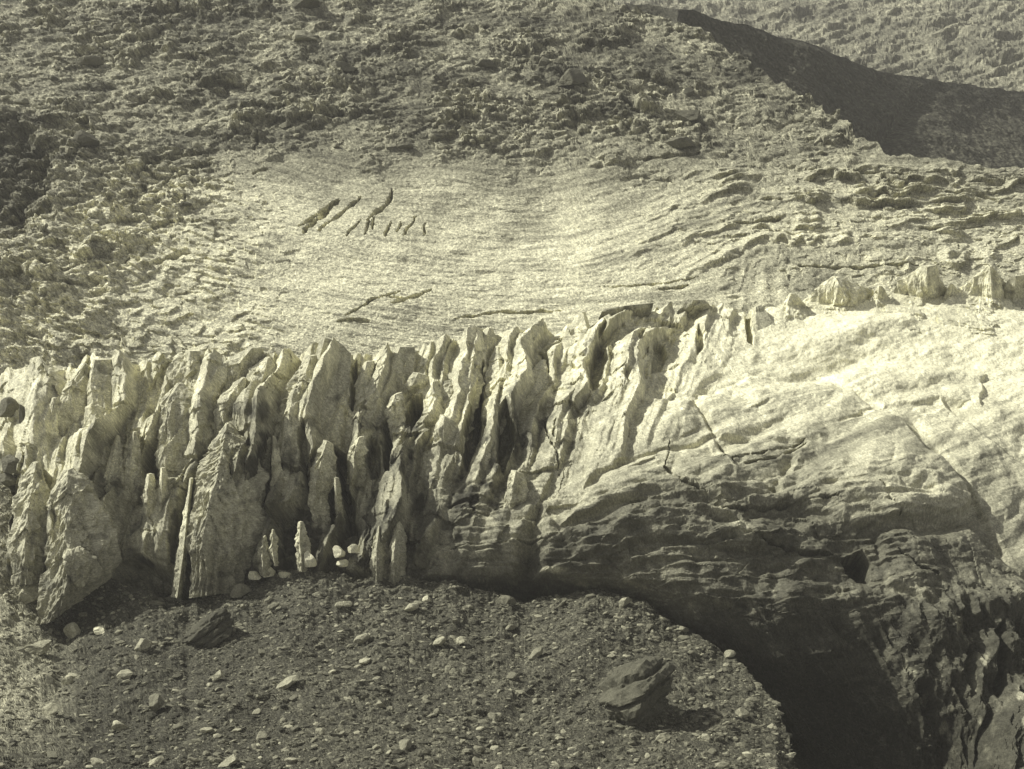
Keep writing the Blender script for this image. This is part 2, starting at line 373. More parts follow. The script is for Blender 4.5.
grow = (crest[None] + (832 - crest[None]) * _rows[:, None]).astype(F)
gpx = np.broadcast_to(gx[None], grow.shape).astype(F)
GY = glacier_Y(gpx, grow)
gco = P(gpx, grow, GY)
w1 = fbm(gco / 9, 4); w2 = fbm(gco / 3 + 13, 4)
left = sst(740, 560, gpx + (grow - 400) * 1.0 + 30 * w1)                     # broken icefall on the left, ramp on the right
seracz = left * sst(598, 575, grow)
lw = fbm(gco / 20 + 2, 2)
lean = interp([(-80, .05), (120, .12), (250, .18), (330, .30), (420, .42), (560, .50), (800, .55)], gpx) * (grow - 360)
flute = fbm(gco / np.array([2.4, 6, 10], F) + 3, 4, .5, True)
flute2 = fbm(gco / np.array([1.1, 3, 5], F) + 43, 3, .5, True)
vf1, vf2, vr, vfa = voro(gco / np.array([4.2, 5, 9], F) + w2[..., None] * .3)
flute = fbm(gco / np.array([3.4, 22, 15], F) + 3 + w1[..., None] * .25, 4, .5, True)
flute2 = fbm(gco / np.array([1.5, 7, 6.5], F) + 43, 4, .5, True)
flat = sst(418, 450, gpx) * sst(455, 500, grow + 14 * w1)
D = seracz * (1 - .8 * flat) * (.3 * flute + .3 * flute2 + .8 * w1 + .12 * w2 + .8 * vfa
     + 5.6 * fins((gpx + lean + 44 * lw) / 56, grow / 165 + .5 * lw, 3, .8, 1) + .9 * fins((gpx + lean + 44 * lw) / 56, grow / 62 + .6 * lw, 3) + 2.7 * fins((gpx + .9 * lean + 26 * lw + 3 * w1) / 24, grow / 95 + .8 * lw, 5, .74, 1) + .6 * fins((gpx + .7 * lean + 3 * w2) / 8, grow / 40, 9, .65, 1)
     + 2.6 * pyr((gpx + lean * .6 + 8 * lw) / 42, grow / 74, 3) - 1.6)
# ramp: inclined foliation rising to the right
ramp = 1 - left
fol = grow + gpx * .36
foln = fbm(np.stack([(gpx - grow * .3) / 70, fol / 6, gpx * 0 + .5], -1), 5, .55)
bf_ = voro(np.stack([(gpx - grow * .5) / 74 + .25 * w1, (grow + gpx * .45) / 46 + .25 * w2, gpx * 0 + 2.5], -1))
D += ramp * sst(350, 430, grow) * (1.8 * pyr((gpx - grow * .4) / 92 + .12 * w1, (grow + gpx * .42) / 62 + .1 * w1, 21, .9) + 1.1 * pyr((gpx - grow * .4) / 38 + .15 * w2, (grow + gpx * .42) / 27 + .15 * w1, 23, .9) + 1.5)
D += ramp * sst(575, 500, grow) * (1.5 * w1 + .22 * foln + .30 * w2 + .12 * fbm(gco / 1.1 + 3, 3) + .5 * fbm(np.stack([(gpx - grow * .3) / 26, fol / 15, gpx * 0 + 4.5], -1), 4))
dirty = sst(-22, 26, grow - interp([(380, 600), (440, 560), (520, 545), (560, 520), (600, 505), (650, 497), (700, 497), (760, 506), (800, 502), (840, 520), (900, 532), (950, 535), (985, 545), (1024, 590), (1100, 640)], gpx) + w1 * 16 + w2 * 8)
d1, d2, dr, dfa = voro(gco / np.array([6, 6, 3.5], F) + 9)
fan = fbm(np.stack([(gpx - 700 - (grow - 560) * .55) / 16, (grow + gpx * .2) / 120, gpx * 0 + 5.5], -1), 4, .55, True)
D += ramp * sst(575, 640, grow) * 1.5 * fan
D += ramp * dirty * (1.5 * w1 + .40 * dfa + .7 * w2 + .25 * foln + .25 * fbm(gco / .9 + 3, 3) + .18 * voro(gco / np.array([2.6, 2.6, 1.5], F) + 9)[3])
rightlow = sst(860, 930, gpx) * sst(570, 630, grow)
D += rightlow * (3.2 * fbm(gco / np.array([3.2, 6, 9], F) + 17, 4, .5, True) + 1.3 * w2)
mid = sst(410, 450, gpx) * sst(600, 540, gpx) * sst(440, 500, grow)
D += mid * (.8 * dfa + .6 * w2)
lay = (grow + .16 * gpx + 12 * w1 + 16 * fbm(gco / 24 + 8, 2)) / 17.0; ls = lay - np.floor(lay)
lw2 = _h(np.floor(lay).astype(np.int64), np.floor(gpx / 130 + w1).astype(np.int64), np.zeros(lay.shape, np.int64), 4)
laym = np.maximum(mid, ramp * sst(455, 510, grow) * sst(640, 590, grow) * sst(960, 880, gpx)) * sst(420, 470, gpx)
D += laym * (1.1 * lw2 * (sst(0, .8, 1 - ls) - sst(.86, 1, 1 - ls)) + .35 * vn(np.stack([gpx / 40, grow / 2.6, gpx * 0], -1)))
# big forms on the ramp
def dome(px, row, cx, cy, rx, ry, h, ang=0):
    c, s = math.cos(ang), math.sin(ang); u = ((px - cx) * c + (row - cy) * s) / rx; v = (-(px - cx) * s + (row - cy) * c) / ry
    return h * np.exp(-(u * u + v * v))
D += dome(gpx, grow, 890, 490, 60, 34, 4.5) + dome(gpx, grow, 740, 470, 60, 26, 3.0, -.2) + dome(gpx, grow, 640, 480, 50, 20, 2.2, -.3)
D += dome(gpx, grow, 880, 325, 70, 12, 2.0, -.25) - 1.5 * sst(780, 830, gpx) * sst(330, 300, grow)
D -= dome(gpx, grow, 810, 375, 60, 9, 2.2, -.3) + dome(gpx, grow, 930, 390, 70, 8, 1.6, -.2) + dome(gpx, grow, 760, 440, 70, 8, 1.8, -.45)
# large folded slabs of the ramp: each stands proud of the next along a sharp fracture
FOLDS = [(3.6, 44, 5, [(770, 505), (800, 452), (868, 414), (897, 426), (915, 455), (940, 482), (966, 512), (950, 532), (850, 534)]),
 (2.6, 30, 5, [(556, 524), (575, 500), (640, 466), (712, 448), (732, 480), (792, 512), (720, 532), (620, 508)]),
 (2.4, 30, 4, [(690, 400), (760, 376), (850, 392), (872, 412), (800, 455), (717, 449)]),
 (2.2, 26, 4, [(905, 420), (938, 402), (976, 440), (1020, 468), (1060, 520), (1070, 600), (1010, 585), (968, 512)]),
 (2.0, 20, 4, [(820, 372), (900, 356), (985, 372), (978, 412), (935, 402), (880, 410)]),
 (2.2, 20, 4, [(600, 430), (650, 400), (690, 404), (714, 446), (640, 464), (580, 492)]),
 (2.4, 20, 4, [(560, 530), (640, 515), (715, 522), (800, 534), (840, 562), (760, 556), (650, 552), (570, 560)]),
 (2.6, 24, 4, [(870, 540), (960, 534), (1030, 600), (1000, 640), (930, 610), (880, 590)]),
 (2.0, 16, 3, [(830, 506), (900, 503), (962, 510), (950, 526), (880, 530)])]
for h, inn, edge, poly in FOLDS:
    q = np.array(poly); b = (gpx > q[:, 0].min() - 20) & (gpx < q[:, 0].max() + 20) & (grow > q[:, 1].min() - 20) & (grow < q[:, 1].max() + 20)
    x = gpx[b] + 9 * w1[b] + 4 * w2[b]; y = grow[b] + 7 * w1[b] + 3 * w2[b]
    sd_ = poly_sd(x, y, poly)
    D[b] += h * (.55 * sst(edge * .4, -edge, sd_) + .45 * sst(0, -inn, sd_))
# clefts, holes and the ice cave: (depth m, edge px, polygon)
HOLES = [
 (9, 2.2, [(186, 516), (196, 514), (198, 560), (197, 598), (181, 598), (184, 555)]), (8, 2, [(323, 486), (333, 470), (336, 500), (337, 530), (330, 522), (322, 518)]),
 (9, 2, [(333, 445), (345, 452), (350, 490), (357, 535), (347, 532), (342, 500), (337, 470)]), (7, 2.5, [(268, 512), (300, 506), (299, 545), (284, 562), (278, 545), (275, 528)]),
 (10, 2, [(412, 394), (421, 396), (424, 408), (418, 420), (412, 428), (404, 422), (402, 410), (406, 404)]), (11, 2, [(483, 366), (482, 400), (479, 440), (466, 468), (461, 458), (466, 425), (474, 395)]),
 (10, 2.4, [(500, 418), (507, 412), (513, 430), (516, 445), (508, 464), (502, 475), (496, 470), (497, 445)]), (7, 2, [(597, 338), (604, 332), (606, 365), (599, 392), (587, 396), (584, 372), (592, 360)]),
 (5, 1.5, [(655, 343), (664, 345), (667, 358), (662, 371), (650, 373), (652, 356)]), (5, 1.5, [(698, 328), (704, 336), (702, 352), (697, 358), (694, 345)]),
 (7, 1.2, [(745, 308), (751, 315), (753, 345), (747, 343)]), (3, 1.5, [(637, 338), (645, 336), (642, 350), (637, 352)]), (3.5, 1.5, [(623, 375), (629, 378), (628, 392), (624, 386)]),
 (7, 2, [(838, 561), (858, 556), (868, 568), (867, 584), (856, 582), (846, 574)]), (4, 9, [(519, 540), (530, 520), (540, 510), (546, 540), (540, 575), (528, 592), (517, 575)]),
 (8, 2, [(383, 424), (390, 420), (392, 450), (391, 476), (386, 474), (384, 448)]), (5, 2, [(365, 446), (372, 438), (380, 448), (380, 474), (371, 478)]), (6, 2, [(541, 352), (548, 362), (549, 380), (545, 396), (541, 380)]),
 (8, 2, [(141, 462), (148, 448), (157, 442), (161, 458), (159, 474), (142, 476)]), (6, 2, [(352, 366), (357, 360), (356, 395), (352, 410), (348, 405)]), (6, 2.5, [(300, 440), (306, 430), (312, 470), (308, 490), (303, 470)]),
 (5, 1.6, [(58, 412), (62, 410), (64, 430), (60, 433)]), (6, 2, [(262, 460), (270, 455), (272, 490), (266, 505), (260, 490)]), (7, 3, [(42, 540), (52, 524), (52, 585), (30, 592), (18, 588), (40, 575)]),
 (7, 3, [(112, 570), (140, 558), (172, 575), (174, 592), (140, 604), (92, 612)]), (6, 5, [(425, 582), (470, 580), (520, 580), (560, 584), (600, 588), (600, 625), (430, 625)]),
 (3.5, 60, [(752, 680), (778, 664), (805, 640), (835, 628), (862, 650), (876, 690), (890, 735), (900, 800), (780, 800)]),
 (4, 3, [(955, 665), (962, 650), (970, 700), (963, 705)]), (5, 3, [(985, 640), (992, 630), (1000, 690), (992, 705)]), (4, 3, [(975, 720), (985, 715), (988, 769), (972, 769)]), (4, 3, [(908, 690), (922, 690), (925, 715), (912, 725)])]
for dep, e, poly in HOLES:
    q = np.array(poly); b = (gpx > q[:, 0].min() - 30) & (gpx < q[:, 0].max() + 30) & (grow > q[:, 1].min() - 30) & (grow < q[:, 1].max() + 30)
    x = gpx[b] + 2.2 * w2[b]; y = grow[b] + 2 * w1[b]
    D[b] -= dep * (.55 if 560 < q[:, 0].mean() < 780 and q[:, 1].max() < 400 else 1) * sst(e * .8, -e * 1.6, poly_sd(x, y, poly))
GCR = [
 (1.8, 1.4, [(668, 450), (664, 470), (660, 482)]), (2.4, 1.6, [(715, 452), (724, 465), (730, 478)]),
 (2.6, 2.0, [(660, 481), (676, 494), (692, 501), (702, 506)]), (2.4, 2.2, [(716, 520), (755, 518), (790, 513), (830, 512)]), (3.0, 2.6, [(730, 538), (770, 548), (800, 558), (838, 562)]),
 (2.0, 1.6, [(545, 420), (548, 440), (556, 460), (560, 480)]),
 (2.0, 1.5, [(556, 425), (553, 440), (555, 446)]), (3.0, 2.2, [(448, 508), (465, 503), (478, 500)]), (2.2, 1.8, [(450, 551), (470, 546), (495, 545)]),
 (2.6, 2, [(498, 546), (520, 542), (545, 540), (570, 532)]), (2.2, 1.6, [(370, 546), (390, 544), (430, 544)]), (3, 2.4, [(865, 502), (876, 518), (890, 528)]),
 (2, 1.6, [(890, 560), (906, 575), (930, 585)]), (2.4, 2, [(872, 608), (884, 640), (905, 690)]), (2, 1.4, [(700, 470), (728, 472), (760, 466), (800, 452)]),
 
 (2, 1.5, [(530, 300), (545, 330)]), 
 (3, 2.4, [(800, 455), (770, 470), (735, 478)])]
gj = (3 * w2 + 1.5 * fbm(gco / 1.2, 2), 2.5 * fbm(gco / 1.7 + 20, 3))
gc = carve(gpx, grow, [(w_ * .68, d_, p_) for w_, d_, p_ in GCR], gj)
D -= gc * np.clip(.55 + 1.2 * w2, .1, 1)
gn = np.array([0, -.86, .51], F)
gco = gco + gn * D[..., None]
gco[..., 0] += seracz * .3 * vn(gco / 1.6 + 5)
GD = D
# ice colour: clean on the crest, silt-streaked in the icefall, debris-charged near the snout; cave shade painted in
gt = .66 + .0 * grow
gt -= .20 * left * sst(.35, -.2, fbm(gco / np.array([2.5, 5, 9], F) + 61, 4))
gt += .06 * ramp * sst(420, 360, grow)
gt -= .20 * left * sst(420, 540, grow)
gt -= .17 * left * sst(385, 440, grow + 30 * w1) * sst(180, 240, gpx)
gt -= .22 * left * sst(.05, .35, fbm(gco / np.array([2.2, 3.5, 2.6], F) + 101, 4)) * sst(370, 430, grow)
gt *= 1 - .42 * ramp * sst(.05, .45, foln) * sst(335, 430, grow)
fol2 = fbm(np.stack([(gpx - grow * .3) / 34, fol / 2.6, gpx * 0 + 7.5], -1), 3, .6)
gt *= 1 - .35 * ramp * sst(.1, .5, fol2) * (.35 + .65 * sst(330, 420, grow))
gt *= 1 - .45 * ramp * sst(385, 500, grow + w1 * 40 + 10 * w2)
band = fbm(np.stack([(gpx - grow * .5) / 95, (grow + .42 * gpx + .0006 * (gpx - 720) ** 2) / 14, gpx * 0 + 3.5], -1), 4, .6)
gt *= 1 - .38 * ramp * sst(.02, .35, band) * sst(370, 430, grow)
gt = gt * (1 - dirty) + dirty * (.085 + .05 * sst(-.3, .4, w1)) * (1 + .7 * fbm(gco / 1.6 + 37, 4)) + dirty * (.09 * sst(.2, .5, fbm(gco / 2.2 + 31, 4)))
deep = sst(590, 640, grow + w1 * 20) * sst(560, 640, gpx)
gt = gt * (1 - .45 * deep)  # lower snout darker: dirt plus painted shade
gt *= 1 - .45 * np.exp(-(((gpx - 826) / 72) ** 2 + ((grow - 725) / 85) ** 2)) * (1 + .5 * w2)  # shade of the cave painted into the ice colour
streak = fbm(gco / np.array([.7, 2, 6], F) + 71, 4)
gt *= 1 + .35 * streak * (.2 + .8 * left)
clean = dome(gpx, grow, 885, 485, 45, 16, 1) + dome(gpx, grow, 905, 512, 40, 10, .7) + dome(gpx, grow, 735, 535, 12, 5, 1, .6) + dome(gpx, grow, 715, 522, 8, 4, .8) + dome(gpx, grow, 905, 598, 26, 6, .5, .35) + dome(gpx, grow, 552, 572, 10, 2.5, 1.4)
clean += .6 * sst(.2, .45, fbm(gco / np.array([1.2, 3, 3.5], F) + 91, 3)) * rightlow
gt = gt + np.clip(clean, 0, 1) * (.55 - gt) * .7
gt = np.clip(gt, .05, .85)
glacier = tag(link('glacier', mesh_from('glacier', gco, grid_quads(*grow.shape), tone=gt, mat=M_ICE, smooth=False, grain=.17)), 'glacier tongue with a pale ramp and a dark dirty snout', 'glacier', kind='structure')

# ================================================================== SERACS
def resample(poly, n):
    p = np.array(poly, float); d = np.r_[0, np.cumsum(np.hypot(*np.diff(p, axis=0).T))]
    u = np.linspace(0, d[-1], n); return np.stack([np.interp(u, d, p[:, 0]), np.interp(u, d, p[:, 1])], -1)
def serac(name, label, cat, L, R, M=None, prot=.45, off=1.2, thick=None, tone=.62, rough=1.0, group='ice seracs along the glacier', seed=0, face=None):
    """a pinnacle given by its left and right silhouettes and the arris between its two faces, with real depth"""
    H = max(L[-1][1], R[-1][1]) - min(L[0][1], R[0][1])
    if L[0][0] > 775: L = L + [(L[-1][0], L[-1][1] + 20)]; R = R + [(R[-1][0], R[-1][1] + 20)]; M = M and M + [(M[-1][0], M[-1][1] + 20)]
    n = int(np.clip(H * 1.1, 18, 190))
    l = resample(L, n); r = resample(R, n)
    if M is None: m = l + (r - l) * .3
    else: m = resample(M, n)
    w = np.hypot(*(r - l).T) * .15                                    # width in metres
    rt = np.clip(l[:, 1] * .5 + r[:, 1] * .5, 0, 900); c = (l[:, 0] + r[:, 0]) * .5
    cr = interp(GCREST, c)
    y = glacier_Y(c, np.maximum(rt, cr + 3))
    u_ = np.linspace(0, 1, n); ground = max(L[-1][1], R[-1][1]) > 562
    fade = np.ones(n) if ground else 1 - 1.75 * u_ ** 1.6
    y = np.linspace(y[:max(2, n // 6)].mean(), y[-max(2, n // 6):].mean(), n) * .5 + y * .5 - (off * 1.0 + 1.1) * fade + 0.3
    if L[0][0] > 775:                                                  # teeth of the right-hand crest: rooted in the ice as built
        q = gco[:, int(np.argmin(np.abs(gx - c.mean())))]; rr = np.maximum.accumulate(to_px(q)[1]); ysurf = np.interp(rt, rr, q[:, 1])
        fade = 1 - .9 * u_; y = ysurf - 1.2 + 3.4 * u_
        y[rt < rr[0]] = q[0, 1] - 1.2 + 3.4 * u_[rt < rr[0]]
    ws = np.convolve(np.pad(w, 4, 'edge'), np.ones(9) / 9, 'valid')
    pr = prot * ws * np.maximum(fade, .25) + .2; th = (thick if thick is not None else .55 * ws.max() + 2.0)
    pl = P(l[:, 0], l[:, 1], y); pr3 = P(r[:, 0], r[:, 1], y + .25 * ws); pm = P(m[:, 0], m[:, 1], y - pr)
    bl = P(l[:, 0] * .8 + r[:, 0] * .2, l[:, 1], y + th); br = P(l[:, 0] * .2 + r[:, 0] * .8, r[:, 1], y + th)
    wpx = np.hypot(*(r - l).T).max()
    k = int(np.clip(wpx * .7, 8, 46))
    segs = []
    for a, b, q in ((pl, pm, k), (pm, pr3, k), (pr3, br, max(5, k // 2)), (br, bl, max(4, k // 3)), (bl, pl, max(5, k // 2))):
        u = np.linspace(0, 1, q, endpoint=False)[None, :, None]; segs.append(a[:, None] * (1 - u) + b[:, None] * u)
    co = np.concatenate(segs, 1).astype(F)
    cen = co.mean(1, keepdims=True)
    nr = co - cen; nr[..., 2] *= .3; nr /= np.linalg.norm(nr, axis=-1, keepdims=True) + 1e-6
    sc = float(np.clip(w.max(), 1.0, 9))
    ph = seed * 3.7; rough = rough * (1 + .9 * sst(3.2, 1.2, w.max()))
    d = rough * sc * (.15 * fbm(co / (sc * .5) + ph, 4) + .13 * fbm(co / np.array([1.1, 1.1, 4.6], F) + ph, 4, .5, True)) + rough * .22 * fbm(co / .7 + ph, 3)
    va = voro(co / np.array([sc * .5, sc * .5, sc * .9], F) + ph)[3]
    d = d + rough * sc * .09 * va
    t = np.linspace(0, 1, n)[:, None]
    co = co + nr * d[..., None] * np.minimum(1, .35 + t * 4)[..., None]
    base = P(np.mean([l[-1, 0], r[-1, 0]]), max(l[-1, 1], r[-1, 1]), y[-1])
    tn = tone * .80 * (1 + .45 * fbm(co / np.array([.8, 1.5, 5], F) + 61 + ph, 4)) - .16 * sst(.1, .4, fbm(co / np.array([2.5, 2.5, 1.2], F) + 23 + ph, 4))
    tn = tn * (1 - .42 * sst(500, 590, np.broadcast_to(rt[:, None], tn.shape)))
    K = co.shape[1]; quads = grid_quads(n, K, True)
    v = np.concatenate([co.reshape(-1, 3), co[0].mean(0)[None] + [[0, 0, .15]], co[-1].mean(0)[None]])
    i = np.arange(K); j = (i + 1) % K; a = n * K
    tris = np.concatenate([np.stack([np.full(K, a), j, i], -1), np.stack([np.full(K, a + 1), (n - 1) * K + i, (n - 1) * K + j], -1)])
    tt = np.clip(np.concatenate([tn.ravel(), [tone, tone]]), .05, .85)
    v = v - base
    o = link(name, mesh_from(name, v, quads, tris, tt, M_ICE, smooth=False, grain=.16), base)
    return tag(o, label, cat, group)

